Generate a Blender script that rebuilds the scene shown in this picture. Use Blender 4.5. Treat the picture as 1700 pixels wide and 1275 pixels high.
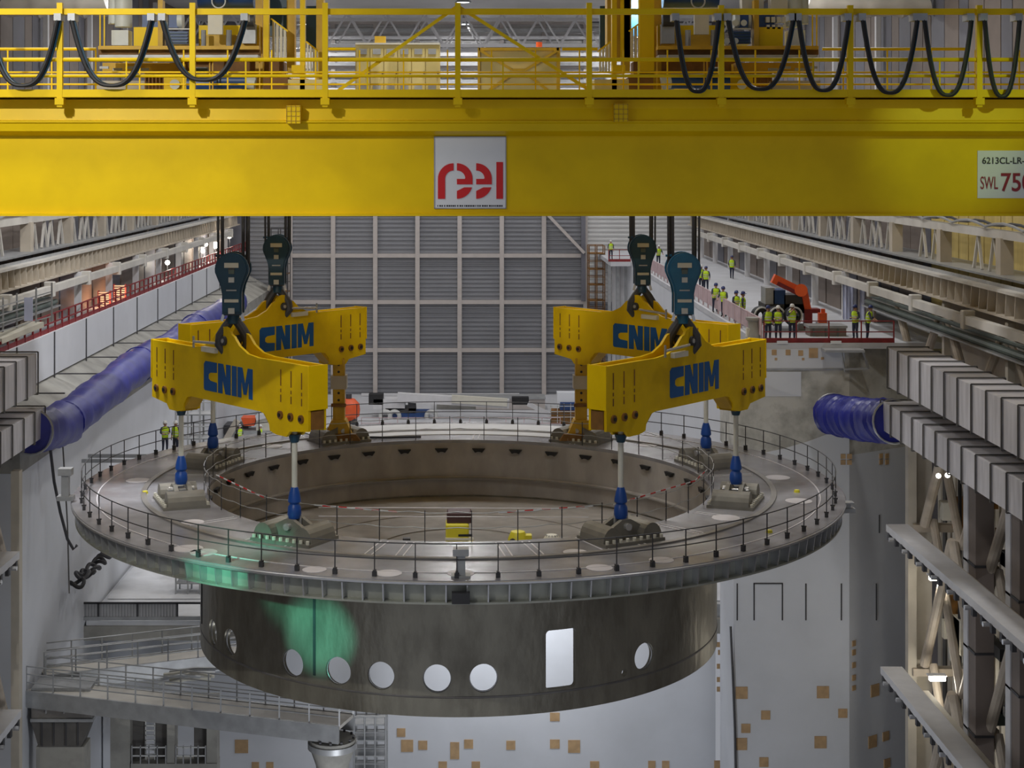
import bpy, bmesh, math, random
from mathutils import Vector, Matrix
random.seed(7)
for o in list(bpy.data.objects): bpy.data.objects.remove(o)
scene = bpy.context.scene
COL = scene.collection
F, VX, HY, CX, CY, CZ = 2683.0, 775.0, 265.0, 0.31, -64.0, 24.0
R = math.radians
# ------------------------------------------------------------------ camera
cam = bpy.data.objects.new('camera', bpy.data.cameras.new('camera')); COL.objects.link(cam)
cam.location = (CX, CY, CZ); cam.rotation_euler = (R(90), 0, 0)
cam.data.sensor_width = 36; cam.data.lens = F/1700*36
cam.data.shift_x = (850-VX)/1700; cam.data.shift_y = -(637.5-HY)/1700
cam.data.clip_end = 600; cam.data.clip_start = 0.5
scene.camera = cam
# ------------------------------------------------------------------ light
w = bpy.data.worlds.new('hall_air'); scene.world = w; w.use_nodes = True
w.node_tree.nodes['Background'].inputs[0].default_value = (0.80, 0.83, 0.92, 1)
w.node_tree.nodes['Background'].inputs[1].default_value = 0.34
vs = scene.view_settings
vs.view_transform = 'Standard'; vs.look = 'None'; vs.gamma = 1; vs.use_curve_mapping = False
vs.exposure = 0.0
def lamp(kind, name, loc, energy, color=(1,1,1), target=None, size=0.5, angle=60, blend=0.5, size_y=None):
    d = bpy.data.lights.new(name, kind); d.energy = energy; d.color = color
    o = bpy.data.objects.new(name, d); COL.objects.link(o); o.location = loc
    if kind == 'AREA':
        d.size = size
        if size_y: d.shape = 'RECTANGLE'; d.size_y = size_y
    else: d.shadow_soft_size = size
    if kind == 'SPOT': d.spot_size = R(angle); d.spot_blend = blend
    if target is not None:
        o.rotation_euler = (Vector(target)-Vector(loc)).to_track_quat('-Z', 'Y').to_euler()
    return o
# rows of high bay lamps under the hall roof
ROOF = 38.2
for ix, x in enumerate((-15.5, 0, 15.5)):
    for iy, y in enumerate((-48, -26, -3, 21, 46, 72, 94)):
        if y < -20 and x > -10: continue
        lamp('AREA', 'bay_light', (x, y, ROOF-1.4), 1350 if y > -10 else 900, (1.0, 0.985, 0.975), size=2.2)
# flood lights on crane and base, then added fill for deck, pit, walls
lamp('SPOT', 'flood_and_fill', (-15, -40, 35), 15000, (1.0, 0.97, 0.88), (-10.5, -19, 24), 0.25, 54, 1.0)
lamp('SPOT', 'flood_and_fill', (17.5, -33, 31.5), 2400, (0.75, 1.0, 0.25), (13.9, -19, 24.8), 0.2, 20, 0.9)
lamp('SPOT', 'flood_and_fill', (-15, -28, 17), 16000, (0.18, 1.0, 0.66), (-7.7, -12.6, 11.25), 0.2, 10, 1.0)
lamp('SPOT', 'flood_and_fill', (-8.0, -27, 7.9), 16000, (0.20, 1.0, 0.72), (-4.75, -9.0, 7.8), 0.1, 10, 1.0)
lamp('SPOT', 'flood_and_fill', (-17, -4, 34), 24000, (0.93, 0.95, 1.0), (-12.6, -0.6, 11.2), 0.5, 26, 1.0)  # unseen fill lamp added to whiten the left deck
lamp('AREA', 'pit_fill', (3, 19, 1.0), 500, (0.92, 0.95, 1.0), (2, 24, -3), 6, size_y=2)  # both pit lamps are unseen fill added to brighten the white wall
lamp('AREA', 'pit_fill', (0, -8, -6), 1700, (0.92, 0.95, 1.0), (2, 24, -4), 5)
lamp('SPOT', 'wall_fill', (-9, 10, 33), 14000, (0.95, 0.96, 1.0), (-20, 40, 6), 0.6, 75, 0.8)  # two unseen spots added as fill to brighten the white side walls
lamp('SPOT', 'wall_fill', (6, -10, 30), 7000, (0.97, 0.98, 1.0), (17, 20, 2), 0.6, 60, 0.8)

# ------------------------------------------------------------------ helpers
def P(px, py, d): return Vector((CX+(px-VX)*d/F, CY+d, CZ+(HY-py)*d/F))
def X(px, d): return CX+(px-VX)*d/F
def Z(py, d): return CZ+(HY-py)*d/F
ORG = {}
MATS = {}
def mat(name, col, rough=0.55, metal=0.0, var=0.12, scale=1.5, bump=0.0, stretch=(1,1,1), emit=None, es=1.0, spec=0.5, dirt=None, dirt_amt=0.5, dscale=0.4, coord='Object', bscale=None):
    if name in MATS: return MATS[name]
    m = bpy.data.materials.new(name); m.use_nodes = True
    nt = m.node_tree; b = nt.nodes['Principled BSDF']
    b.inputs['Roughness'].default_value = rough; b.inputs['Metallic'].default_value = metal
    b.inputs['Specular IOR Level'].default_value = spec
    tc = nt.nodes.new('ShaderNodeNewGeometry')
    mp = nt.nodes.new('ShaderNodeMapping'); mp.inputs['Scale'].default_value = stretch
    nt.links.new(tc.outputs['Position'], mp.inputs['Vector'])
    n = nt.nodes.new('ShaderNodeTexNoise'); n.inputs['Scale'].default_value = scale; n.inputs['Detail'].default_value = 5
    nt.links.new(mp.outputs[0], n.inputs['Vector'])
    r = nt.nodes.new('ShaderNodeValToRGB')
    r.color_ramp.elements[0].position = 0.32; r.color_ramp.elements[1].position = 0.68
    lo = tuple(max(0, c*(1-var)) for c in col); hi = tuple(min(1, c*(1+var)) for c in col)
    r.color_ramp.elements[0].color = (*lo, 1); r.color_ramp.elements[1].color = (*hi, 1)
    nt.links.new(n.outputs['Fac'], r.inputs['Fac'])
    out = r.outputs[0]
    if dirt:
        n2 = nt.nodes.new('ShaderNodeTexNoise'); n2.inputs['Scale'].default_value = dscale; n2.inputs['Detail'].default_value = 7
        n2.inputs['Roughness'].default_value = 0.62
        nt.links.new(mp.outputs[0], n2.inputs['Vector'])
        r2 = nt.nodes.new('ShaderNodeValToRGB'); r2.color_ramp.elements[0].position = 0.46; r2.color_ramp.elements[1].position = 0.66
        r2.color_ramp.elements[0].color = (0,0,0,1); r2.color_ramp.elements[1].color = (dirt_amt,)*3+(1,)
        nt.links.new(n2.outputs['Fac'], r2.inputs['Fac'])
        mx = nt.nodes.new('ShaderNodeMix'); mx.data_type = 'RGBA'
        nt.links.new(r2.outputs[0], mx.inputs[0]); nt.links.new(out, mx.inputs[6]); mx.inputs[7].default_value = (*dirt, 1)
        out = mx.outputs[2]
    nt.links.new(out, b.inputs['Base Color'])
    if bump:
        bp = nt.nodes.new('ShaderNodeBump'); bp.inputs['Strength'].default_value = bump; bp.inputs['Distance'].default_value = 0.05
        nb = nt.nodes.new('ShaderNodeTexNoise'); nb.inputs['Scale'].default_value = bscale or scale*3; nb.inputs['Detail'].default_value = 4
        nt.links.new(mp.outputs[0], nb.inputs['Vector'])
        nt.links.new(nb.outputs['Fac'], bp.inputs['Height']); nt.links.new(bp.outputs[0], b.inputs['Normal'])
    if emit:
        b.inputs['Emission Color'].default_value = (*emit, 1); b.inputs['Emission Strength'].default_value = es
    MATS[name] = m; return m
M = dict(
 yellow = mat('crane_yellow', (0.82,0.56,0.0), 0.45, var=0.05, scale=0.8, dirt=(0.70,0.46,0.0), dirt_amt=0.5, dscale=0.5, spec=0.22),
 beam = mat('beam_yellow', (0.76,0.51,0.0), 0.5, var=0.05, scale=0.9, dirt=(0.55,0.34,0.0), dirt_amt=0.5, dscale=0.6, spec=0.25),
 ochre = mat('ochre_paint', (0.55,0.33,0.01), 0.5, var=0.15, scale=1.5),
 rust = mat('brown_primer', (0.20,0.09,0.015), 0.65, var=0.3, scale=2),
 blue = mat('hoist_blue', (0.012,0.055,0.20), 0.4, var=0.15, scale=2),
 block = mat('block_blue', (0.006,0.045,0.085), 0.4, var=0.15, scale=2),
 blockb = mat('block_bright_blue', (0.008,0.11,0.22), 0.4, var=0.15, scale=2),
 clevis = mat('clevis_blue', (0.006,0.06,0.30), 0.4, var=0.1),
 letter = mat('letter_blue', (0.0,0.085,0.30), 0.5, var=0.06),
 tarp = mat('blue_tarpaulin', (0.030,0.034,0.22), 0.45, var=0.25, scale=1.2, bump=0.35, bscale=2.2),
 sock = mat('blue_sleeve', (0.012,0.018,0.22), 0.35, var=0.2, scale=1.2, bump=0.2),
 white = mat('white_paint', (0.62,0.62,0.64), 0.5, var=0.05),
 sign = mat('sign_white', (0.72,0.74,0.78), 0.45, var=0.02),
 red = mat('logo_red', (0.62,0.008,0.012), 0.5, var=0.03),
 darkred = mat('lettering_dark_red', (0.28,0.012,0.03), 0.5, var=0.03),
 ink = mat('lettering_black', (0.03,0.03,0.035), 0.6, var=0.03),
 steel = mat('base_steel', (0.245,0.235,0.225), 0.42, 0.25, var=0.18, scale=0.9, dirt=(0.15,0.135,0.12), dirt_amt=0.8, dscale=0.35, bump=0.05),
 deck = mat('deck_steel', (0.36,0.36,0.385), 0.24, 0.3, var=0.2, scale=0.7, dirt=(0.20,0.19,0.20), dirt_amt=0.9, dscale=0.22),
 skirt = mat('skirt_steel', (0.40,0.41,0.36), 0.4, 0.3, var=0.15, scale=1.5),
 cyl = mat('cylinder_steel', (0.37,0.35,0.285), 0.36, 0.45, var=0.16, scale=0.9, dirt=(0.19,0.175,0.14), dirt_amt=0.85, dscale=0.6, stretch=(1,1,0.4), bump=0.7, bscale=2.6),
 inner = mat('inner_steel', (0.38,0.355,0.33), 0.5, 0.1, var=0.14, scale=1.2, dirt=(0.29,0.26,0.23), dirt_amt=0.7, dscale=0.5, stretch=(1,1,0.5)),
 disc = mat('pale_disc', (0.60,0.58,0.61), 0.4, var=0.05),
 galv = mat('galvanised', (0.36,0.37,0.38), 0.45, 0.35, var=0.12, scale=2),
 dark = mat('dark_metal', (0.045,0.045,0.05), 0.55, var=0.2),
 black = mat('black_rubber', (0.012,0.012,0.014), 0.6, var=0.2),
 rope = mat('wire_rope', (0.018,0.018,0.022), 0.5, var=0.2),
 rod = mat('sling_white', (0.60,0.60,0.54), 0.55, var=0.08),
 bright = mat('bright_steel', (0.62,0.63,0.65), 0.25, 0.7, var=0.08),
 concrete = mat('bare_concrete', (0.30,0.295,0.27), 0.8, var=0.12, scale=0.7, dirt=(0.19,0.185,0.17), dirt_amt=0.7, dscale=0.6, bump=0.1),
 conwall = mat('stained_concrete', (0.50,0.49,0.45), 0.8, var=0.1, scale=0.9, dirt=(0.24,0.235,0.21), dirt_amt=0.75, dscale=0.75, bump=0.1),
 bracket = mat('bracket_steel', (0.20,0.19,0.165), 0.45, 0.2, var=0.15),
 pit = mat('white_wall_paint', (0.60,0.62,0.66), 0.7, var=0.035, scale=0.35, dirt=(0.53,0.55,0.58), dirt_amt=0.5, dscale=0.25),
 floor = mat('pale_floor_paint', (0.52,0.53,0.56), 0.55, var=0.08, scale=0.4, dirt=(0.40,0.40,0.42), dirt_amt=0.6, dscale=0.3),
 plate = mat('tan_plate', (0.44,0.29,0.15), 0.6, var=0.14, scale=2.5),
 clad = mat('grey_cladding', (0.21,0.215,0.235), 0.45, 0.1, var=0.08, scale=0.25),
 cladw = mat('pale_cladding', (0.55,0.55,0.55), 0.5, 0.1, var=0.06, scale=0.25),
 purlin = mat('purlin_paint', (0.47,0.43,0.41), 0.6, var=0.05),
 brown = mat('taupe_panel', (0.19,0.155,0.135), 0.65, var=0.12, scale=0.5),
 slate = mat('slate_panel', (0.13,0.13,0.155), 0.6, var=0.12, scale=0.5),
 cream = mat('cream_steel', (0.47,0.43,0.36), 0.6, var=0.1, scale=0.9),
 yellow_lit = mat('yellow_lit_cladding', (0.52,0.40,0.13), 0.6, var=0.12, scale=0.8, stretch=(1,3,0.4)),  # cast of reflected yellow light put into the cladding colour
 run = mat('runway_paint', (0.44,0.39,0.32), 0.6, var=0.12, scale=0.8),
 runp = mat('runway_pale', (0.52,0.50,0.46), 0.6, var=0.1, scale=0.8),
 duct = mat('duct_sheet', (0.60,0.59,0.62), 0.45, 0.3, var=0.14, scale=1.1, stretch=(1,3,0.5)),
 ductbar = mat('duct_bar', (0.09,0.085,0.08), 0.6, var=0.2),
 tube = mat('brace_paint', (0.44,0.38,0.31), 0.55, var=0.12),
 railred = mat('rail_red', (0.20,0.016,0.018), 0.55, var=0.2, scale=3),
 orange = mat('orange_paint', (0.72,0.10,0.02), 0.45, var=0.1),
 cab = mat('cabinet_cream', (0.66,0.55,0.23), 0.5, var=0.05),
 pale = mat('pale_panel', (0.62,0.60,0.52), 0.55, var=0.05),
 tank = mat('pale_tank', (0.60,0.63,0.60), 0.45, var=0.08),
 vest = mat('high_visibility_vest', (0.50,0.72,0.02), 0.7, var=0.15, scale=8),
 skin = mat('skin', (0.45,0.26,0.18), 0.6, var=0.06),
 trouser = mat('navy_cloth', (0.02,0.025,0.05), 0.8, var=0.2, scale=6),
 jacket = mat('dark_jacket', (0.04,0.045,0.07), 0.8, var=0.2, scale=6),
 tape = mat('reflective_tape', (0.55,0.56,0.55), 0.4, var=0.05),
 hwhite = mat('helmet_white', (0.65,0.65,0.65), 0.35, var=0.03),
 hblue = mat('helmet_blue', (0.015,0.03,0.14), 0.35, var=0.05),
 lampglow = mat('lamp_glow', (0.9,0.9,0.85), 0.5, emit=(1.0,0.95,0.82), es=6),
 lampcool = mat('lamp_cool', (0.9,0.9,0.9), 0.5, emit=(0.9,0.95,1.0), es=5),
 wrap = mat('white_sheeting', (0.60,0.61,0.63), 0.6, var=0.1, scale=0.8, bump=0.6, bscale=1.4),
 plastic = mat('crumpled_sheet', (0.50,0.47,0.42), 0.35, var=0.12, scale=1.2, bump=0.8, bscale=0.9, stretch=(0.4,1,1)),
 barrier = mat('pink_barrier', (0.52,0.38,0.40), 0.5, var=0.12),
 tent = mat('pale_blue_curtain', (0.50,0.54,0.72), 0.6, var=0.05),
 green = mat('dull_green_pipe', (0.10,0.13,0.115), 0.5, 0.2, var=0.15),
 maroon = mat('maroon_paint', (0.055,0.022,0.025), 0.5),
 lemon = mat('machine_yellow', (0.62,0.55,0.03), 0.45, var=0.06),
)
class MB:
    def __init__(s): s.v = []; s.f = []; s.smooth = False
    def add(s, vs_, fs):
        n = len(s.v); s.v += [Vector(v) for v in vs_]; s.f += [tuple(i+n for i in f) for f in fs]; return s
    def box(s, x0, x1, y0, y1, z0, z1):
        if x0 > x1: x0, x1 = x1, x0
        if y0 > y1: y0, y1 = y1, y0
        if z0 > z1: z0, z1 = z1, z0
        return s.add([(x0,y0,z0),(x1,y0,z0),(x1,y1,z0),(x0,y1,z0),(x0,y0,z1),(x1,y0,z1),(x1,y1,z1),(x0,y1,z1)],
              [(0,3,2,1),(4,5,6,7),(0,1,5,4),(1,2,6,5),(2,3,7,6),(3,0,4,7)])
    def pbox(s, px0, px1, py0, py1, d, depth):
        return s.box(X(px0,d), X(px1,d), CY+d, CY+d+depth, Z(py1,d), Z(py0,d))
    def cbox(s, x0, x1, y0, y1, z0, z1, c=0.03):
        # box with chamfered vertical and top edges
        p = [(x0+c,y0),(x1-c,y0),(x1,y0+c),(x1,y1-c),(x1-c,y1),(x0+c,y1),(x0,y1-c),(x0,y0+c)]
        q = [(x0+2*c,y0+c),(x1-2*c,y0+c),(x1-c,y0+2*c),(x1-c,y1-2*c),(x1-2*c,y1-c),(x0+2*c,y1-c),(x0+c,y1-2*c),(x0+c,y0+2*c)]
        v = [(*a,z0) for a in p]+[(*a,z1-c) for a in p]+[(*a,z1) for a in q]
        fs = [tuple(range(7,-1,-1)), tuple(range(16,24))]
        for L in (0,8):
            for i in range(8): fs.append((L+i, L+(i+1)%8, L+8+(i+1)%8, L+8+i))
        return s.add(v, fs)
    def bar(s, p, q, w_=0.06, h=None, up=(0,0,1)):
        p = Vector(p); q = Vector(q); h = h or w_; d = (q-p).normalized(); u = Vector(up)
        if abs(d.dot(u)) > 0.98: u = Vector((1,0,0))
        a = d.cross(u).normalized()*w_/2; b = a.cross(d).normalized()*h/2
        v = [p-a-b,p+a-b,p+a+b,p-a+b,q-a-b,q+a-b,q+a+b,q-a+b]
        return s.add(v, [(0,1,2,3),(7,6,5,4),(0,4,5,1),(1,5,6,2),(2,6,7,3),(3,7,4,0)])
    def tube(s, pts, r=0.05, n=8, closed=False):
        pts = [Vector(p) for p in pts]; k = len(pts); v = []; rr = r if isinstance(r,(list,tuple)) else [r]*k
        ref = None
        for i, p in enumerate(pts):
            a = pts[i-1] if (i > 0 or closed) else p; b = pts[(i+1)%k] if (i < k-1 or closed) else p
            d = (b-a).normalized()
            if ref is None: ref = Vector((0,0,1)) if abs(d.z) < 0.9 else Vector((1,0,0))
            u = (ref - d*ref.dot(d))
            if u.length < 1e-4: u = d.orthogonal()
            u.normalize(); ref = u; t = d.cross(u)
            v += [p+(u*math.cos(2*math.pi*j/n)+t*math.sin(2*math.pi*j/n))*rr[i] for j in range(n)]
        fs = []
        for i in range(k if closed else k-1):
            for j in range(n):
                i2 = (i+1)%k; fs.append((i*n+j, i*n+(j+1)%n, i2*n+(j+1)%n, i2*n+j))
        if not closed: fs += [tuple(range(n-1,-1,-1)), tuple((k-1)*n+j for j in range(n))]
        return s.add(v, fs)
    def lathe(s, prof, n=32, c=(0,0,0), a0=0, a1=2*math.pi, close=False):
        full = abs(a1-a0-2*math.pi) < 1e-6; m = n if full else n+1; k = len(prof); c = Vector(c); v = []
        for i in range(m):
            a = a0+(a1-a0)*i/n
            v += [c+Vector((r*math.cos(a), r*math.sin(a), z)) for r, z in prof]
        fs = []
        for i in range(n):
            i2 = (i+1)%m
            for j in range(k if close else k-1):
                j2 = (j+1)%k; fs.append((i*k+j, i2*k+j, i2*k+j2, i*k+j2))
        return s.add(v, fs)
    def cyl(s, p, q, r, n=16, r2=None): return s.tube([p,q], [r, r if r2 is None else r2], n)
    def prism(s, poly, t0, t1, mx=None):
        # poly in (x, z); extruded along y from t0 to t1
        n = len(poly); v = [Vector((a,t0,b)) for a,b in poly]+[Vector((a,t1,b)) for a,b in poly]
        if mx is not None: v = [mx @ q for q in v]
        return s.add(v, [tuple(range(n)), tuple(range(2*n-1,n-1,-1))]+[(i,n+i,n+(i+1)%n,(i+1)%n) for i in range(n)])
    def mesh(s, name, material, org=(0,0,0)):
        me = bpy.data.meshes.new(name); o = Vector(org)
        me.from_pydata([v-o for v in s.v], [], s.f)
        bm = bmesh.new(); bm.from_mesh(me); bmesh.ops.recalc_face_normals(bm, faces=bm.faces); bm.to_mesh(me); bm.free()
        if s.smooth:
            me.shade_smooth()
            for e in me.edges: pass
            me.set_sharp_from_angle(angle=R(35))
        me.materials.append(material); return me
    def build(s, name, material, parent=None, local=False, loc=None):
        org = Vector((0,0,0)) if (local or parent is None) else ORG.get(parent.name, Vector((0,0,0)))
        if parent is None and loc is not None: org = Vector(loc)
        o = bpy.data.objects.new(name, s.mesh(name, material, org)); COL.objects.link(o)
        if parent is not None: o.parent = parent; ORG[o.name] = org
        else: o.location = org; ORG[o.name] = org
        return o
def sm(): m = MB(); m.smooth = True; return m
def thing(name, label, cat, loc=(0,0,0), group=None, rz=0):
    o = bpy.data.objects.new(name, None); COL.objects.link(o); o.location = loc; o.rotation_euler = (0,0,rz)
    o.empty_display_size = 0.3
    o['label'] = label; o['category'] = cat
    if group: o['group'] = group
    ORG[o.name] = Vector(loc); return o
def tag(o, label, cat, group=None):
    o['label'] = label; o['category'] = cat
    if group: o['group'] = group
    return o
def struct(o): o['kind'] = 'structure'; return o
def inst(name, me, parent, loc, rz=0, rot=None, scale=None, local=False):
    o = bpy.data.objects.new(name, me); COL.objects.link(o)
    off = Vector((0,0,0)) if local or parent is None else ORG.get(parent.name, Vector((0,0,0)))
    if parent is not None: o.parent = parent
    o.location = Vector(loc)-off; o.rotation_euler = rot if rot else (0,0,rz)
    if scale: o.scale = scale
    return o
def copy_tree(o, parent=None):
    c = o.copy(); COL.objects.link(c); c.parent = parent
    for ch in list(o.children): copy_tree(ch, c)
    return c
# ================================================================== the hall
D_FAR, D_PIT, D_BLK = 165.0, 88.0, 82.0
YF, YP, YB = D_FAR+CY, D_PIT+CY, D_BLK+CY
PLAT = 14.7
# floor of the hall beyond the pit
floor = struct(MB().box(-19.5, 16.0, YP, YF+1, -0.6, 0).build('floor', M['floor'], loc=(0,60,0)))
pitfloor = struct(MB().box(-26, 26, -60, YP+0.6, -21, -20).build('floor_pit', M['floor'], loc=(0,0,-20)))
# pit wall straight behind the base
wall_pit = struct(MB().box(-19.5, 13.85, YP, YP+0.8, -20, -0.6).build('wall_pit', M['pit'], loc=(0,YP,-20)))
# block on the right that carries the platform: white face, turned side, bare concrete upper part
xc = X(1410, D_BLK)
wall_block = MB()
wall_block.add([(13.85,YB,-20),(xc,YB,-20),(24.5,YB+3.4,-20),(24.5,YB+4.4,-20),(13.85,YB+4.4,-20),
                (13.85,YB,9.0),(xc,YB,9.0),(24.5,YB+3.4,9.0),(24.5,YB+4.4,9.0),(13.85,YB+4.4,9.0)],
               [(4,3,2,1,0),(5,6,7,8,9),(0,1,6,5),(1,2,7,6),(2,3,8,7),(3,4,9,8),(4,0,5,9)])
wall_block = struct(wall_block.build('wall_block', M['pit'], loc=(14,YB,-20)))
bc = MB()
bc.add([(13.85,YB,9.0),(xc,YB,9.0),(24.5,YB+3.4,9.0),(24.5,YB+4.4,9.0),(13.85,YB+4.4,9.0),
        (13.85,YB,14.4),(xc,YB,14.4),(24.5,YB+3.4,14.4),(24.5,YB+4.4,14.4),(13.85,YB+4.4,14.4)],
       [(4,3,2,1,0),(5,6,7,8,9),(0,1,6,5),(1,2,7,6),(2,3,8,7),(3,4,9,8),(4,0,5,9)])
bc.build('concrete_band', M['conwall'], wall_block)
MB().box(X(1246,D_BLK), X(1402,D_BLK), YB-0.03, YB, Z(612,D_BLK), 14.4).build('painted_band', M['pit'], wall_block)
MB().box(X(1246,D_BLK), X(1330,D_BLK), YB-0.03, YB, Z(658,D_BLK), Z(617,D_BLK)).build('painted_patch', M['pit'], wall_block)
MB().box(X(1246,D_BLK), xc, YB-0.06, YB, Z(614.5,D_BLK), Z(611.5,D_BLK)).build('ledge_strip', M['galv'], wall_block)
# white paint climbing over the concrete in a slanted edge
wp = MB().prism([(X(1246,D_BLK),9.0),(xc,9.0),(xc,Z(705,D_BLK)),(X(1380,D_BLK),Z(718,D_BLK)),(X(1340,D_BLK),Z(733,D_BLK)),(X(1300,D_BLK),Z(745,D_BLK))], YB-0.02, YB)
wp.build('slanted_paint', M['pit'], wall_block)
# wall of the platform running back to the far end
wall_plat = struct(MB().box(15.3, 15.8, YB+4.4, YF, 0, 14.4).build('wall_platform', M['pit'], loc=(15.5,60,0)))
platform = struct(MB().box(15.2, 27, YB, YF, 14.4, PLAT).build('floor_platform', M['floor'], loc=(20,60,14.7)))
# wall lines and tan plates set into the walls
def plate(parent, px, py, w_, h, d, off=0.02):
    c = P(px, py, d); a = w_*d/F/2; b = h*d/F/2
    MB().box(c.x-a, c.x+a, c.y-off-0.02, c.y-off+0.03, c.z-b, c.z+b).build('embedded_plate', M['plate'], parent)
for q in [(401,1239,22,22),(424,1271,12,12),(448,1271,12,12),(666,1216,14,14),(676,1238,20,20),(702,1237,15,15),(755,1246,15,28),(778,1235,15,15),(735,1271,14,14),(790,1271,14,14),
          (921,1190,16,14),(848,1237,15,15),(921,1235,16,15),(953,1239,20,21),(987,1270,15,13),(1082,1270,12,14),(1105,1270,12,14)]:
    plate(wall_pit, *q, D_PIT)
for q in [(1231,1150,20,20),(1238,1209,15,15),(1230,1235,20,20),(1271,1187,15,15),(1268,1265,15,16),(1366,1149,20,20),(1399,1184,15,15),(1362,1232,20,20)]:
    plate(wall_block, *q, D_BLK)
for q in [(1285,585,8,9),(1308,585,8,9),(1329,586,8,9),(1350,586,15,16),(1288,596,4,4),(1333,596,4,4),(1365,595,5,4)]:
    plate(wall_block, *q, D_BLK, 0.04)
for px in (1401.5,1406.5+5.5):
    for py in (757.5,767.5): plate(wall_block, px-2, py, 8, 8, D_BLK)
for q in [(1193,1070,8,8),(1210,1070,8,8),(1196,1083,8,8),(1194,1106,8,8),(1194,1128,8,8),(1194,1144,8,8),(1193,1270,15,15)]:
    plate(wall_pit, *q, D_PIT)
def oblique(px):   # distance of the turned face behind pixel column px
    dx, dy = 24.5-xc, 3.4; k = (px-VX)/F
    t = (k*D_BLK+CX-xc)/(dx-k*dy); return D_BLK+dy*t
for q in [(1417,1068,8,9),(1417,1083,8,9),(1417,1104,8,9),(1417,1125,8,9),(1417,1142,8,8),(1452,1146,20,20),(1448,1231,20,20),(1470,1222,15,15),(1472,1267,15,15),(1462,757,8,8),(1472,757,8,8),(1462,767,8,8),(1472,767,8,8)]:
    dd = oblique(q[0]); c = P(q[0], q[1], dd); a = q[2]*dd/F/2; b = q[3]*dd/F/2
    mx = Matrix.Translation(c) @ Matrix.Rotation(math.atan2(3.4, 24.5-xc), 4, 'Z')
    MB().prism([(-a,-b),(a,-b),(a,b),(-a,b)], -0.05, 0.02, mx).build('embedded_plate', M['plate'], wall_block)
for px in (1224,1252,1299,1338,1397):
    MB().pbox(px-1, px+1, 969, 1030, D_BLK-0.04, 0.06).build('wall_line', M['dark'], wall_block)
MB().pbox(1251, 1300, 968, 970, D_BLK-0.04, 0.06).build('wall_line', M['dark'], wall_block)
dd = oblique(1455); MB().pbox(1454, 1456, 969, 1030, dd-0.06, 0.06).build('wall_line', M['dark'], wall_block)
dd = oblique(1460); MB().pbox(1459, 1461, 855, 885, dd-0.06, 0.06).build('wall_line', M['dark'], wall_block)
tag(sm().tube([P(1213,1040,D_BLK-0.2),P(1217,1130,D_BLK-0.2),P(1220,1210,D_BLK-0.2),P(1222,1300,D_BLK-0.2)], 0.06, 8).build('drain_pipe', M['dark'], loc=P(1222,1300,D_BLK-0.2)), 'thin black pipe running down the white pit wall at its corner', 'pipe')
# ------------------------------------------------------------------ far wall, built panel by panel
wall_far = struct(MB().box(-27, 27, YF+0.35, YF+0.8, 0, ROOF).build('wall_far', M['slate'], loc=(0,YF,0)))
def corrugated(w_, h, pitch, amp):
    m = MB(); n = int(h/pitch); vs_ = []; zs = []
    for i in range(n):
        z = -h/2+i*h/n; p = h/n
        zs += [(z,0),(z+p*0.35,0),(z+p*0.5,-amp),(z+p*0.85,-amp)]
    zs.append((h/2,0))
    for z, y in zs: vs_ += [(-w_/2,y,z),(w_/2,y,z)]
    return m.add(vs_, [(2*i,2*i+1,2*i+3,2*i+2) for i in range(len(zs)-1)])
colpx = [412,482,553,623,693,763,833,903,972,1042,1112,1182]
rows = [0,4.55,9.45,14.2,19.1,24.0,28.8,33.5,38.0]
cm = {}
for ci in range(len(colpx)-1):
    x0, x1 = X(colpx[ci],D_FAR), X(colpx[ci+1],D_FAR)
    for ri in range(len(rows)-1):
        z0, z1 = rows[ri], rows[ri+1]
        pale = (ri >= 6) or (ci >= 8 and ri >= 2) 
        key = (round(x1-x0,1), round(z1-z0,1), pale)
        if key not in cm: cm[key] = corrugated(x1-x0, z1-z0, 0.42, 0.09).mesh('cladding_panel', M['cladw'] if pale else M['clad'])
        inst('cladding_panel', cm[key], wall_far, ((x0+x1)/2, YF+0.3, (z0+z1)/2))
for px in colpx[1:9]:
    x = X(px, D_FAR); MB().box(x-0.22, x+0.22, YF-0.15, YF+0.2, 0, 38).build('wall_post', M['purlin'], wall_far)
for z in rows[1:]:
    MB().box(X(478,D_FAR), X(975,D_FAR), YF-0.1, YF+0.2, z-0.2, z+0.2).build('wall_rail', M['purlin'], wall_far)
MB().bar(P(905,352,D_FAR-0.4), P(970,420,D_FAR-0.4), 0.5, 0.3).build('wall_brace', M['purlin'], wall_far)
MB().pbox(965,972,300,500,D_FAR-0.5,0.2).build('wall_post', M['slate'], wall_far)
MB().pbox(600,862,653,657,D_FAR-1.2,0.15).build('white_rail', M['white'], wall_far)
# upper far wall: roof trusses and lit louvres
for k, py in enumerate((48, 60, 72, 88, 104, 118, 132, 146)):
    MB().pbox(530, 1010, py, py+5, D_FAR-0.8, 0.25).build('louvre', M['white'] if k % 2 else M['galv'], wall_far)
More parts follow.
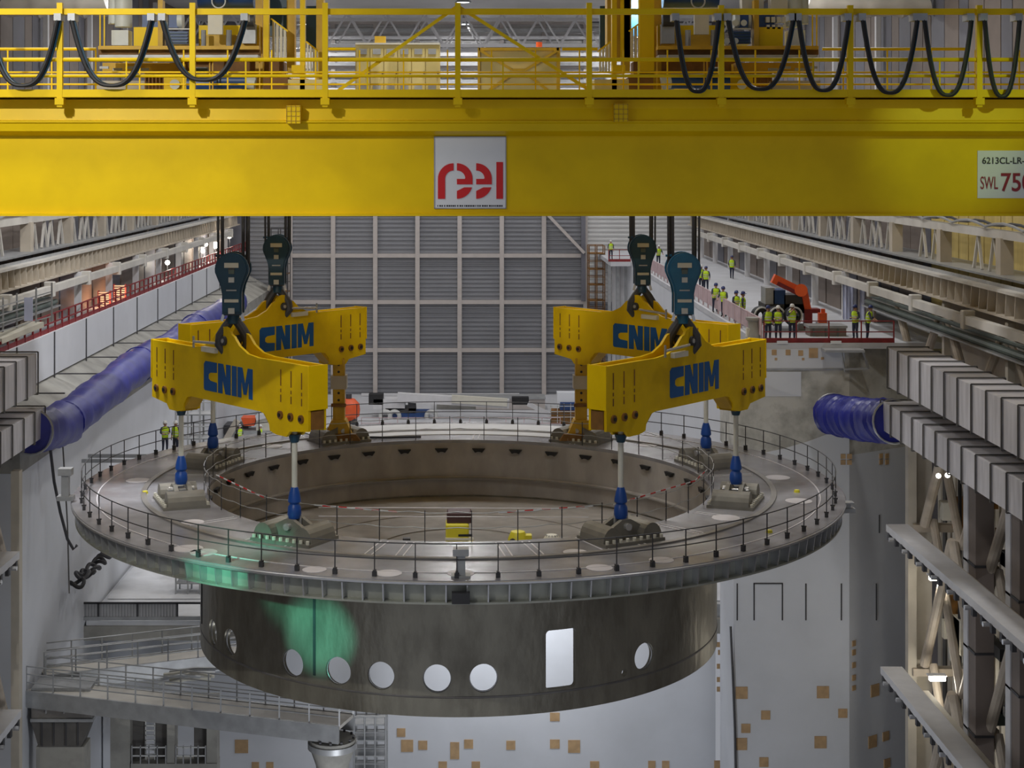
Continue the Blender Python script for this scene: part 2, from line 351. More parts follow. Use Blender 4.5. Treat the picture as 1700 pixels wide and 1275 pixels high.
# ------------------------------------------------------------------ roof
ceiling = struct(MB().box(-28, 28, -64, YF+1, ROOF, ROOF+0.5).build('ceiling', M['cladw'], loc=(0,20,ROOF)))
for d in (150, 157):
    y = CY+d
    for z in (34.6, 37.6):
        MB().bar((-27,y,z), (27,y,z), 0.3, 0.3).build('truss_chord', M['white'], ceiling)
    for i in range(-7, 8):
        x = i*3.6
        MB().bar((x-1.8,y,34.6), (x,y,37.6), 0.16).build('truss_strut', M['white'], ceiling)
        MB().bar((x,y,37.6), (x+1.8,y,34.6), 0.16).build('truss_strut', M['white'], ceiling)
n = 0
for x in (-15.5, 0, 15.5):
    for y in (46, 72, 94):
        where = {-15.5:'left', 0:'middle', 15.5:'right'}[x]; deep = {46:'nearest', 72:'second', 94:'far end'}[y]
        t = thing('high_bay_lamp', f'white high bay lamp under the roof, {where} row, {deep} one', 'lamp', (x,y,ROOF-1), 'high bay lamps under the roof')
        sm().lathe([(0.12,0.98),(0.12,0.5),(0.35,0.4),(0.75,0.0),(0.72,0.0),(0.3,0.36),(0,0.36)], 16, (x,y,ROOF-1)).build('reflector', M['galv'], t)
        sm().lathe([(0,-0.02),(0.5,-0.02),(0.55,0.06),(0,0.08)], 14, (x,y,ROOF-0.95)).build('bulb', M['lampcool'], t)
# pale plastic wrapped duct hung under the roof edge on both sides
for s, lab in ((-1,'left'),(1,'right')):
    d = 92; pts = []
    x0, x1 = (X(5,d), X(178,d)) if s < 0 else (X(1340,d), X(1540,d))
    m = sm(); m.tube([(x0+(x1-x0)*i/14, CY+d, Z(8+(2 if i%2 else -2),d)) for i in range(15)], [0.62+0.05*(i%3) for i in range(15)], 12)
    tag(m.build('wrapped_duct', M['plastic'], loc=((x0+x1)/2, CY+d, Z(10,d))), f'crumpled plastic wrapped duct hanging high at the {lab} edge above the crane rail', 'duct')

# ------------------------------------------------------------------ side walls and the structures along them
def side(s, lab):
    o_ = 0.0 if s > 0 else 0.75
    # ---- outer wall of tall panels with columns
    wall = struct(MB().box(s*27, s*27.6, -40, YF, -20, ROOF).build(f'wall_{lab}', M['brown'], loc=(s*27,40,0)))
    seq = ['slate','brown','brown','slate','brown']
    pm = {}
    i = 0; d = 58.0
    while d < 163:
        wd = 2.6 if i % 3 else 1.7
        k = 'yellow_lit' if (d < 90 and s > 0) else seq[i % 5]
        for z0, z1 in ((8.0, 23.6), (23.7, 37.9)):
            kk = k if z0 < 20 else seq[(i+1) % 5]
            key = (wd, kk, z0)
            if key not in pm: pm[key] = MB().box(-0.12, 0, -wd/2+0.06, wd/2-0.06, z0, z1).mesh('wall_panel', M[kk])
            inst('wall_panel', pm[key], wall, (s*27, CY+d+wd/2, 0), 0 if s > 0 else math.pi)
        d += wd; i += 1
    cmesh = MB().box(-0.25,0.25,-0.3,0.3,-14,23).mesh('wall_column', M['runp'])
    for d in [95.2+8.3*k for k in range(8)]:
        inst('wall_column', MB().box(-0.2,0.2,-0.1,0.1,PLAT,17.4).mesh('column', M['white']), wall, (s*22.6, CY+d, 0))
    for d in [103+12*k for k in range(5)]:
        inst('wall_column', MB().box(-0.15,0.15,-0.2,0.2,24,37.5).mesh('column', M['white']), wall, (s*26.5, CY+d, 0))
    gp = {k: MB().box(-0.06,0.06,-1.9,1.9,PLAT,17.2).mesh('gallery_panel', M[k]) for k in ('brown','slate','rust')}
    d = 92.0 if s > 0 else 78.0; i = 0
    while d < 160:
        inst('gallery_panel', gp[('brown','slate','brown')[i % 3]], wall, (s*23.55, CY+d+1.9, 0)); d += 4.15; i += 1
    # ---- crane runway girder with its rows of stiffeners
    g = thing('crane_runway_girder', f'long pale crane runway girder with ribbed web along the {lab} wall', 'girder', (s*23, 40, 17.2))
    a0, a1 = -24, YF-2
    MB().box(s*22.5, s*23.6, a0, a1, 18.45, 18.58).build('top_flange', M['runp'], g)
    MB().box(s*22.95, s*23.05, a0, a1, 18.58, 18.72).build('rail', M['galv'], g)
    MB().box(s*22.95, s*23.05, a0, a1, 17.5, 18.45).build('web', M['run'], g)
    MB().box(s*22.55, s*23.5, a0, a1, 17.42, 17.52).build('bottom_flange', M['run'], g)
    rib = MB().prism([(-0.4,17.52),(0,17.52),(0,18.45),(-0.34,18.45)], -0.03, 0.03).mesh('stiffener', M['run'])
    for k in range(int((a1-a0)/1.15)):
        inst('stiffener', rib, g, (s*22.96, a0+0.4+k*1.15, 0), 0 if s > 0 else math.pi)
    # ---- tie beam with boxed nodes under the girder
    t = thing('tie_beam', f'pale tie beam with boxed end nodes under the {lab} runway girder', 'beam', (s*22.2, 40, 16.5))
    nd = [54+8.3*k for k in range(13)]
    for k, d in enumerate(nd):
        y = CY+d
        m = MB(); m.cbox(s*22.2-0.28, s*22.2+0.28, y-0.22, y+0.22, 16.62, 17.42, 0.04); nb = m.build('node_box', M['runp'], t)
        q = sm().cyl((s*22.2, y-0.25, 17.05), (s*22.2, y-0.2, 17.05), 0.1, 12); q.build('node_hole', M['dark'], nb)
        if k: MB().box(s*22.0, s*22.35, CY+nd[k-1]+0.22, y-0.22, 16.82, 17.2).build('tie', M['runp'], t)
    # ---- cable trays and pipes below the tie beam
    t = thing('pipe_rack', f'dull green and grey pipes on a tray along the {lab} side', 'pipes', (s*22.6, 10, 15.8))
    for k, (dx, dz, r) in enumerate(((0,0,0.16),(0.4,0.1,0.13),(0.1,0.35,0.1),(0.55,-0.1,0.1))):
        sm().tube([(s*(22.6+dx), -22, 16.1+dz),(s*(22.6+dx), 26, 16.1+dz)], r, 8).build('pipe', M['green' if k%2==0 else 'concrete'], t)
    MB().box(s*22.3, s*23.4, -22, 26, 15.85, 15.93).build('tray', M['galv'], t)
    # ---- upper walkway truss with loose cables
    t = thing('walkway_truss', f'pale steel walkway truss with V struts above the {lab} crane rail', 'truss', (s*25, 40, 18.8))
    MB().box(s*24.8, s*25.2, -20, YF-2, 20.35, 20.75).build('top_chord', M['runp'], t)
    MB().box(s*24.3, s*26.6, -20, YF-2, 18.62, 18.72).build('deck_plate', M['galv'], t)
    y = -18
    pst = MB().box(-0.3,0.3,-0.35,0.35,18.7,20.4).mesh('truss_post', M['run'])
    st1 = MB().bar((0,-1.9,18.75),(0,-1.1,20.4),0.13).mesh('strut', M['runp']); st2 = MB().bar((0,-1.1,20.4),(0,-0.5,18.75),0.13).mesh('strut', M['runp'])
    st3 = MB().bar((0,0.6,18.75),(0,1.2,20.4),0.13).mesh('strut', M['runp']); st4 = MB().bar((0,1.2,20.4),(0,1.9,18.75),0.13).mesh('strut', M['runp'])
    while y < YF-14:
        inst('truss_post', pst, t, (s*25, y, 0))
        for q in (st1,st2,st3,st4): inst('strut', q, t, (s*25, y+2.6, 0))
            
        if y > 22:
            for q in (st1,st2,st3,st4): inst('strut', q, t, (s*25, y+6.4, 0))
        y += 9.4
    for off in (0, 0.35):
        sm().tube([(s*(24.75+off), -19+1.3*k, 20.85+0.22*abs(math.sin(k*math.pi/4+off))) for k in range(86)], 0.07, 6).build('cable', M['dark' if off else 'galv'], t)
    # ---- rectangular ventilation ducts in two runs with stiffener bars
    dend = 72.5 if s > 0 else 70.6
    for lev, (za, zb, de) in enumerate(((13.8,15.55,dend),(11.7,13.0,dend+1.2))):
        t = thing('ventilation_duct', f'{"upper" if lev==0 else "lower"} grey rectangular ventilation duct with dark stiffener bars on the {lab}', 'duct', (s*20, CY+58, za))
        L = 1.72; k = 0
        sheet = MB().box(-0.875,0.875,-L/2+0.05,L/2-0.05,za,zb).mesh('duct_section', M['duct'])
        fr = MB()
        for a, b in (((-0.93,za-0.05),(-0.93,zb+0.05)),((-0.93,zb+0.05),(0.93,zb+0.05)),((0.93,zb+0.05),(0.93,za-0.05)),((0.93,za-0.05),(-0.93,za-0.05))):
            fr.bar((a[0],0,a[1]),(b[0],0,b[1]),0.055,0.055,up=(0,1,0))
        fr = fr.mesh('stiffener_frame', M['ductbar'])
        d = de
        while d > 36:
            inst('duct_section', sheet, t, (s*(20.1-o_), CY+d-L/2, 0)); inst('stiffener_frame', fr, t, (s*(20.1-o_), CY+d, 0)); d -= L
    # ---- tall columns, tubular cross braces, side wall behind
    for k, d in enumerate((67.5, 62.2, 57.0) if s > 0 else (66, 60, 55)):
        m = MB().box(s*21.2, s*22.0, CY+d-0.05, CY+d+0.5, -20, 11.6); m.build('tall_column', M['white'], wall)
        m = MB().box(s*21.25, s*22.0, CY+d-1.0, CY+d-0.06, -20, 11.6).build('column_casing', M['brown'], wall)
        for z in (-3,0.2,3.6,7.2): MB().box(s*21.2, s*22.02, CY+d-1.02, CY+d+0.51, z, z+0.1).build('column_band', M['dark'], wall)
    dpost = 76.5 if s > 0 else 70
    kx = 1.0 if s > 0 else 0.9
    MB().box(s*21.2*kx, s*21.6*kx, CY+dpost, CY+dpost+0.5, -20, 12.5 if s > 0 else 10.5).build('cream_post', M['cream'], wall)
    MB().box(s*21.7, s*22.5, CY+dpost+0.6, CY+dpost+0.8, -20, 12.5).build('cream_panel', M['cream'], wall)
    for z_ in (-6.4, 0.1, 6.9): MB().box(s*21.4, s*23.9, CY+dpost-0.2, CY+dpost+0.3, z_-0.5, z_-0.15).build('cross_beam', M['tube'], wall)
    for k in range(22): MB().box(s*23.86, s*23.99, CY+dpost-13+k*0.8, CY+dpost-12.5+k*0.8, -16, 12.4).build('siding_rib', M['ductbar' if k % 4 == 0 else 'cream'], wall)
    for (z0, zm, z1) in ((6.8, 9.8, 12.6), (0.2, 3.6, 7.0), (-6.5, -3.2, 0.2)):
        for da, db in ((dpost-0.3, dpost-4.6), (dpost-9.2, dpost-4.8), (dpost-9.6, dpost-14)):
            sm().cyl((s*21.9*kx, CY+da, z0), (s*21.9*kx, CY+db, z1), 0.23, 10).build('brace_tube', M['tube'], wall)
            sm().cyl((s*22.3*kx, CY+da, z1), (s*22.3*kx, CY+db, z0), 0.2, 10).build('brace_tube', M['tube'], wall)
    for da in (81, 72, 63, 54):
        for sg in (1, -1):
            sm().cyl((s*22.9, CY+da, 12.8), (s*22.9, CY+da-4.2*sg, 16.9), 0.2, 10).build('brace_tube', M['tube'], wall)
        MB().bar((s*23.0, CY+da-4.5, 12.5), (s*23.0, CY+da-4.5, 17.2), 0.35, 0.3).build('brace_post', M['cream'], wall)
    MB().box(s*24.0, s*24.3, CY+46, CY+dpost+4, 12.6, 17).build('back_panel', M['run'], wall)
    MB().box(s*24.0, s*24.3, CY+46, CY+dpost+4, -20, 12.5).build('back_panel', M['brown'], wall)
    rnd = random.Random(5+s)
    for k in range(70):
        a_, b_, c_ = rnd.uniform(0.3,1.4), rnd.uniform(0.3,1.2), rnd.uniform(0.3,1.6); d_ = rnd.uniform(54,dpost-0.8); z_ = rnd.choice((-6,-5.2,-4.0,0.2,0.9,1.6,3.0,4.2,7.1,7.8,8.8))
        MB().box(s*22.6, s*(22.6+a_*0.6), CY+d_, CY+d_+b_, z_, z_+c_).build('wall_equipment', M[rnd.choice(('dark','galv','cream','green','ductbar','rust','pale'))], wall)
    for d_ in (58.5, 63.8, 68.9, 73.4): sm().cyl((s*22.7,CY+d_,-18),(s*22.7,CY+d_,12.2),0.09,8).build('riser_pipe', M['black'], wall)
    # ---- white walkways hung on the inner side
    for lev, (zt, de) in enumerate(((7.4, 73.6 if s > 0 else 68.5), (0.6, 74.6 if s > 0 else 68.8))):
        t = thing('access_walkway', f'{"upper" if lev==0 else "lower"} narrow white access walkway hung on the {lab} columns', 'walkway', (s*20, CY+60, zt))
        MB().box(s*(19.4-o_), s*(20.4-o_), CY+34, CY+de, zt-0.32, zt).build('walkway_deck', M['white'], t)
        MB().box(s*(20.4-o_), s*(21.2-o_), CY+34, CY+de-1.5, zt-0.75, zt-0.62).build('lower_tray', M['cream'], t)
        cl = MB().box(-0.08,0.08,-0.12,0.12,-0.62,-0.3); cl = cl.mesh('clamp', M['dark'])
        rl = sm().cyl((-0.1,0,-0.5),(0.14,0,-0.5),0.1,8).mesh('roller', M['bright'])
        d = de-0.5; k = 0
        while d > 36:
            inst('clamp', cl, t, (s*(19.45-o_), CY+d, zt)); 
            if k % 2 == 0: inst('roller', rl, t, (s*(19.4-o_), CY+d-0.4, zt))
            d -= 1.1; k += 1
    return wall
wall_right = side(1, 'right')
wall_left = side(-1, 'left')
# white parapet, ledge and lower wall on the left
par = struct(MB().box(-22.3, -22.0, CY+71, YF, 12.4, PLAT).build('wall_parapet', M['pit'], loc=(-22,60,12.4)))
for d in [80+7.3*k for k in range(11)]:
    MB().box(-22.0, -21.95, CY+d, CY+d+0.12, 9.6, PLAT).build('joint_pipe', M['dark'], par)
    MB().box(-21.9, -19.6, CY+d, CY+d+0.1, 12.4, 12.46).build('ledge_seam', M['dark'], par)
struct(MB().box(-27, -22.3, CY+71, YF, 14.3, PLAT).build('floor_gallery', M['floor'], loc=(-24,60,14.7)))
ledge = struct(MB().add([(-22.3,CY+72,12.4),(-19.6,CY+72,10.9),(-19.6,YF,10.9),(-22.3,YF,12.4),(-22.3,CY+72,10.0),(-19.6,CY+72,10.0),(-19.6,YF,10.0),(-22.3,YF,10.0)],
     [(0,1,2,3),(4,7,6,5),(0,4,5,1),(1,5,6,2),(2,6,7,3),(3,7,4,0)]).build('trim_1', M['concrete'], loc=(-21,60,10)))
struct(MB().box(-20.4, -19.6, CY+72.2, YF, -20, 10.0).build('wall_pit_left', M['pit'], loc=(-20,60,-20)))
struct(MB().box(-24.4, -20.4, CY+72.2, CY+72.8, -20, 10.0).build('trim_2', M['pit'], loc=(-21,8,-20)))
# ================================================================== the suspended cryostat base
DK, RO, RI, RC, ZB = 11.2, 14.9, 9.85, 10.1, 5.4
base = thing('steel_ring_base', 'huge round steel ring base hanging in mid air on slings', 'ring base', (0,0,ZB))
pi2 = 2*math.pi
sm().lathe([(RI,DK),(RO,DK),(RO,DK-0.14),(RI,DK-0.14)], 180, close=True).build('deck_ring', M['deck'], base)
sm().lathe([(12.15,DK),(12.15,DK+0.06),(12.35,DK+0.06),(12.35,DK)], 180).build('deck_ridge', M['steel'], base)
sm().lathe([(13.95,DK),(13.95,DK+0.02),(14.0,DK+0.02),(14.0,DK)], 180).build('deck_seam', M['disc'], base)
sm().lathe([(14.42,DK-0.14),(14.42,DK-0.7),(14.5,DK-0.7),(14.5,DK-0.14)], 180, close=True).build('skirt_plate', M['skirt'], base)
sm().lathe([(14.30,DK-0.70),(14.78,DK-0.70),(14.78,DK-0.76),(14.30,DK-0.76)], 180, close=True).build('skirt_flange', M['skirt'], base)
sm().lathe([(RC,DK-1.6),(14.3,DK-0.75),(14.3,DK-0.85),(RC,DK-1.75)], 120, close=True).build('under_plate', M['steel'], base)
rib = MB().prism([(14.5,DK-0.7),(14.76,DK-0.7),(14.84,DK-0.14),(14.5,DK-0.14)], -0.022, 0.022).mesh('skirt_rib', M['bright'])
for k in range(144): inst('skirt_rib', rib, base, (0,0,0), rz=pi2*(k+0.5)/144, local=False).location = (0,0,-ZB)
lip = sm().lathe([(RO,DK-0.02),(RO+0.04,DK-0.05),(RO+0.04,DK-0.11),(RO,DK-0.14)], 180).build('deck_lip', M['bright'], base)
# lower cylinder with real openings
def bool_cyl():
    a = MB(); a.lathe([(RC,ZB),(RC,DK-0.14),(RC-0.22,DK-0.14),(RC-0.22,ZB)], 240, close=True)
    me = a.mesh('lower_cylinder', M['cyl']); ob = bpy.data.objects.new('lower_cylinder', me); COL.objects.link(ob)
    cut = MB()
    def theta(px):
        lo, hi = -1.35, 1.35
        f = lambda t: VX+F*(RC*math.sin(t)-CX)/(64-RC*math.cos(t))
        for _ in range(60):
            m_ = (lo+hi)/2
            if f(m_) < px: lo = m_
            else: hi = m_
        return lo
    holes = []
    for px, py, r in [(353,1050,0.47),(382,1066,0.47),(485,1101,0.48),(561,1114,0.48),(632,1122,0.475),(725.5,1127,0.48),(803,1126,0.48),(1036.5,1117,0.12),(1070,1090,0.48)]:
        t = theta(px); d = 64-RC*math.cos(t); z = Z(py, d); n = Vector((math.sin(t), -math.cos(t), 0)); holes.append((t, z, r))
        cut.cyl(n*(RC-0.6)+Vector((0,0,z)), n*(RC+0.5)+Vector((0,0,z)), r, 36)
    t = theta(931.5); n = Vector((math.sin(t), -math.cos(t), 0)); d = 64-RC*math.cos(t)
    z0, z1, hw, c = Z(1143,d), Z(1045,d), 0.55, 0.14
    pl = []
    for cx_, cz_, a_ in ((hw-c,z1-c,0),(-hw+c,z1-c,90),(-hw+c,z0+c,180),(hw-c,z0+c,270)):
        for i in range(5): pl.append((cx_+c*math.cos(R(a_+22.5*i)), cz_+c*math.sin(R(a_+22.5*i))))
    cut.prism(pl, -0.6, 0.5, Matrix.Translation(n*RC) @ Matrix.Rotation(t, 4, 'Z'))
    for k in range(6):   # openings round the back, out of view but part of the thing
        t2 = math.pi+(k-2.5)*0.4; n2 = Vector((math.sin(t2), -math.cos(t2), 0))
        cut.cyl(n2*(RC-0.6)+Vector((0,0,6.66)), n2*(RC+0.5)+Vector((0,0,6.66)), 0.48, 24)
    co = bpy.data.objects.new('cutter', cut.mesh('cutter', M['cyl'])); COL.objects.link(co)
    md = ob.modifiers.new('b', 'BOOLEAN'); md.object = co; md.operation = 'DIFFERENCE'; md.solver = 'EXACT'
    dg = bpy.context.evaluated_depsgraph_get()
    me2 = bpy.data.meshes.new_from_object(ob.evaluated_get(dg)); me2.name = 'lower_cylinder'
    bpy.data.objects.remove(co); bpy.data.objects.remove(ob)
    me2.shade_smooth(); me2.set_sharp_from_angle(angle=R(30))
    o = bpy.data.objects.new('lower_cylinder', me2); COL.objects.link(o); o.parent = base; o.location = (0,0,-ZB)
    return o, holes
cyl, holes = bool_cyl()
for t, z, r in holes:
    if r < 0.3: continue
    n = Vector((math.sin(t), -math.cos(t), 0)); a = Vector((math.cos(t), math.sin(t), 0)); c = n*(RC-0.11)+Vector((0,0,z))
    m = sm(); m.tube([c+(a*math.cos(pi2*k/32)+Vector((0,0,1))*math.sin(pi2*k/32))*(r-0.012) for k in range(32)], 0.02, 6, True); m.build('port_rim', M['bright'], base)
# lighter lower band, weld seams and vertical joint on the cylinder
sm().lathe([(RC+0.004,ZB+0.62),(RC+0.02,ZB+0.64),(RC+0.02,ZB+0.68),(RC+0.004,ZB+0.70)], 160).build('weld_seam', M['steel'], base)
sm().lathe([(RC+0.004,DK-1.95),(RC+0.015,DK-1.93),(RC+0.015,DK-1.88),(RC+0.004,DK-1.86)], 160).build('weld_seam', M['cyl'], base)
for t in (-0.505, 0.62, -1.3):
    n = Vector((math.sin(t), -math.cos(t), 0)); mx = Matrix.Rotation(t, 4, 'Z')
    MB().prism([(-0.05,ZB+1.0),(0.05,ZB+1.0),(0.05,DK-0.8),(-0.05,DK-0.8)], -RC-0.03, -RC+0.02, mx).build('vertical_strip', M['dark' if t < 0 else 'cyl'], base)
# inside of the bowl: wall, ledge, floor
sm().lathe([(RI,DK-0.14),(RI,9.55),(RI-0.22,9.5),(RI-0.22,9.42),(RI-0.05,9.38),(RI-0.05,8.7)], 160).build('inner_wall', M['inner'], base)
sm().lathe([(0,8.62),(RI,8.62),(RI,8.5),(0,8.5)], 120).build('inner_floor', M['inner'], base)
sm().lathe([(RI-0.3,9.5),(RI-0.26,9.53),(RI-0.2,9.53),(RI-0.2,9.48)], 160).build('inner_ledge', M['steel'], base)
for r in (6.0, 3.2): sm().lathe([(r,8.62),(r,8.66),(r+0.12,8.66),(r+0.12,8.62)], 90).build('floor_ring', M['inner'], base)
# small dark lifting eyes below the inner rim
eye = MB().prism([(-0.3,0.12),(0.3,0.12),(0.16,-0.06),(0.05,-0.02),(-0.05,-0.02),(-0.16,-0.06)], -0.14, 0.0).mesh('rim_lug', M['black'])
for k in range(36):
    a = pi2*(k+0.5)/36; inst('rim_lug', eye, base, (RI*math.sin(a)*0.997, RI*math.cos(a)*0.997, DK-0.5), rz=-a)
# pale discs and small yellow marks on the deck
for px, py, r in [(645,952,0.42),(765,952,0.42),(995,943,0.42),(1098,930,0.40),(1326,832,0.5),(1291,793,0.5),(230,798,0.5),(522,946,0.38),(312,911,0.5),(338,917,0.45),(320,867,0.4),(452,741,0.45),(1075,739,0.45),(1205,860,0.5),(955,917,0.4)]:
    d = (CZ-DK)*F/(py-HY); c = P(px,py,d)
    sm().lathe([(0,0.015),(r,0.015),(r,-0.02)], 28, (c.x,c.y,DK)).build('cover_disc', M['disc'], base)
for px, py in [(241,819),(1323,817),(1277,884)]:
    d = (CZ-DK)*F/(py-HY); c = P(px,py,d)
    sm().lathe([(0,0.1),(0.1,0.09),(0.12,0)], 10, (c.x,c.y,DK)).build('deck_cap', M['lemon'], base)
# radial weld lines and scuffed strips on the front deck
for a in (-14,-9,8,13,24,31,-28,-36,44,-52,58,74,-74,98,-98,120,-120,150,-150,176):
    mx = Matrix.Rotation(R(a), 4, 'Z'); m = MB()
    for o_ in (-0.12, 0.12): m.add([mx @ Vector(q) for q in ((o_-0.025,-12.0,DK+0.012),(o_+0.025,-12.0,DK+0.012),(o_+0.025,-10.1,DK+0.012),(o_-0.025,-10.1,DK+0.012),(o_-0.025,-12.0,DK-0.01),(o_+0.025,-12.0,DK-0.01),(o_+0.025,-10.1,DK-0.01),(o_-0.025,-10.1,DK-0.01))],[(0,1,2,3),(4,7,6,5),(0,4,5,1),(1,5,6,2),(2,6,7,3),(3,7,4,0)])
    m.build('radial_strip', M['disc'], base)
# white sheeting laid on the far part of the deck
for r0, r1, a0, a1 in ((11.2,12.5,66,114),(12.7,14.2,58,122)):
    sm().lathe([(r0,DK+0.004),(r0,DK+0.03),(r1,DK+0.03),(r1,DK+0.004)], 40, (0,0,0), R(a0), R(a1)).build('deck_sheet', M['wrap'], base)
sm().tube([(-5.2,9.0,DK+0.3),(-4.9,9.4,DK+0.1),(-4.4,10.2,DK+0.06),(-3.4,10.1,DK+0.06),(-1.8,10.3,DK+0.06)], 0.05, 6).build('deck_cable', M['black'], base)
# guard rail round the outer edge: posts with dark feet, two rails
NP = 72; RR = 14.55
post = MB(); post.box(-0.015,0.015,-0.015,0.015,DK,DK+1.06); post = post.mesh('guard_post', M['dark'])
foot = MB(); foot.box(-0.07,0.07,-0.05,0.05,DK,DK+0.15); foot.box(-0.04,0.04,-0.08,0.08,DK+0.15,DK+0.2); foot = foot.mesh('post_foot', M['dark'])
for k in range(NP):
    a = pi2*k/NP; l = (RR*math.sin(a), -RR*math.cos(a), 0)
    p = inst('guard_post', post, base, l, rz=a); f_ = inst('post_foot', foot, p, (0,0,0), local=True)
for z in (0.55, 1.04):
    m = sm(); m.tube([(RR*math.sin(pi2*k/144), -RR*math.cos(pi2*k/144), DK+z) for k in range(144)], 0.02, 6, True); m.build('guard_rail', M['dark'], base)
# inner rail posts and hanging lines
for k in range(40):
    a = pi2*(k+0.3)/40
    l = ((RI+0.12)*math.sin(a), -(RI+0.12)*math.cos(a), 0)
    inst('inner_post', post, base, l, rz=a)
for z in (0.5, 1.02):
    m = sm(); m.tube([((RI+0.12)*math.sin(pi2*k/120), -(RI+0.12)*math.cos(pi2*k/120), DK+z-0.05*abs(math.sin(k*math.pi/3))) for k in range(120)], 0.016, 5, True); m.build('inner_line', M['galv'], base)
# control posts bolted to the rim
for (px, py, d, h) in ((765,932,49.6,44),(109,800,60.5,46),(1405,838,60.5,10)):
    m = MB(); c = P(px, py+h/2, d); hh = h*d/F
    m.box(c.x-0.14,c.x+0.14,c.y-0.12,c.y+0.12,c.z,c.z+hh*0.75); m.box(c.x-0.25,c.x+0.25,c.y-0.2,c.y+0.2,c.z+hh*0.75,c.z+hh); m.box(c.x-0.3,c.x+0.3,c.y-0.2,c.y+0.25,c.z-0.16,c.z)
    m.build('rim_box', M['galv'], base)
MB().pbox(750,780,985,1003,48.95,0.25).build('dark_hatch', M['dark'], base)
# red and white barrier tape strung at the inner edge
def tape(label, pts, n=30):
    t = thing('barrier_tape', label, 'tape', pts[0])
    me = {}
    for i in range(len(pts)-1):
        a, b = Vector(pts[i]), Vector(pts[i+1]); k = max(2, int((b-a).length/0.3))
        for j in range(k):
            p, q = a.lerp(b, j/k), a.lerp(b, (j+1)/k)
            MB().bar(p, q, 0.012, 0.045).build('tape_stripe', M['red'] if j % 2 else M['sign'], t)
def rim(a, z): return (RI*math.sin(R(a)), -RI*math.cos(R(a)), z)
tape('red and white barrier tape across the front right of the bowl', [rim(8,12.15), rim(28,12.15)])
tape('red and white barrier tape across the front left of the bowl', [rim(-30,12.15), rim(-12,12.15)])
tape('red and white barrier tape up to the right sling bracket', [rim(33,12.1), rim(62,12.2), rim(72,12.3)])
tape('red and white barrier tape by the left sling bracket', [rim(-66,12.3), rim(-44,12.1)])
ln = thing('barrier_line', 'long pale line strung low across the front of the bowl', 'line', rim(-29,11.75))
for z_ in (11.78, 12.08): sm().cyl(rim(-29,z_), rim(27,z_), 0.014, 6).build('line', M['disc'], ln)
# machine and loose gear standing in the bowl
t = thing('yellow_lift_machine', 'yellow machine with black top standing in the middle of the bowl', 'machine', (-0.1,-3.2,8.66))
x0, x1 = X(741,60.6), X(785,60.6)
m = MB(); m.cbox(x0,x1,-3.9,-2.9,8.66,9.75,0.06); m.build('body', M['lemon'], t)
MB().cbox(x0+0.02,x1-0.06,-3.8,-3.0,10.45,10.85,0.05).build('hood', M['maroon'], t)
MB().cbox(x0-0.02,x1-0.15,-3.95,-2.95,9.75,10.45,0.05).build('upper_body', M['lemon'], t)
MB().box(x0-0.03,x1+0.03,-4.02,-3.9,9.86,9.95).build('bumper', M['pale'], t)
MB().box(x0+0.15,x1-0.05,-3.99,-3.9,9.2,9.36).build('grille', M['black'], t)
MB().box(x0+0.45,x1-0.02,-3.98,-3.9,10.0,10.08).build('grille', M['black'], t)
t = thing('yellow_work_cart', 'small yellow cart with arched body near the front of the bowl', 'cart', (2.0,-4.6,8.66))
c = P(862,905,58.6)
sm().lathe([(0.0,0.9),(0.25,0.85),(0.36,0.6),(0.38,0)], 14, (c.x-0.05,c.y,c.z-0.35)).build('body', M['lemon'], t)
MB().box(c.x-0.1,c.x+0.45,c.y-0.15,c.y+0.2,c.z+0.15,c.z+0.38).build('arm', M['lemon'], t)
sm().cyl((c.x-0.25,c.y-0.4,c.z+0.2),(c.x-0.25,c.y-0.3,c.z+0.2),0.12,10).build('wheel', M['black'], t)
t = thing('pale_dome_cover', 'pale ribbed dome cover low in the front of the bowl', 'cover', (3.4,-4.8,8.66))
c = P(916,905,58.4)
sm().lathe([(0.0,0.42),(0.2,0.38),(0.34,0.2),(0.36,0),(0.36,-1.2)], 16, (c.x,c.y,c.z)).build('dome', M['pale'], t)
for k in range(6):
    a = math.pi*k/6; MB().bar((c.x+0.37*math.cos(a+math.pi),c.y+0.37*math.sin(a+math.pi),c.z-0.3),(c.x+0.2*math.cos(a+math.pi),c.y+0.2*math.sin(a+math.pi),c.z+0.39),0.04).build('rib', M['galv'], t)
t = thing('small_dark_stand', 'small dark stand with two legs at the front left of the bowl', 'stand', P(675,905,58.6))
for dx in (-0.08,0.1): MB().box(P(675,0,58.6).x+dx-0.04,P(675,0,58.6).x+dx+0.04,58.6+CY-0.05,58.6+CY+0.05,8.66,Z(897,58.6)).build('leg', M['black'], t)
MB().box(P(671,0,58.6).x-0.05,P(679,0,58.6).x+0.05,58.6+CY-0.1,58.6+CY+0.1,Z(900,58.6),Z(893,58.6)).build('top', M['dark'], t)

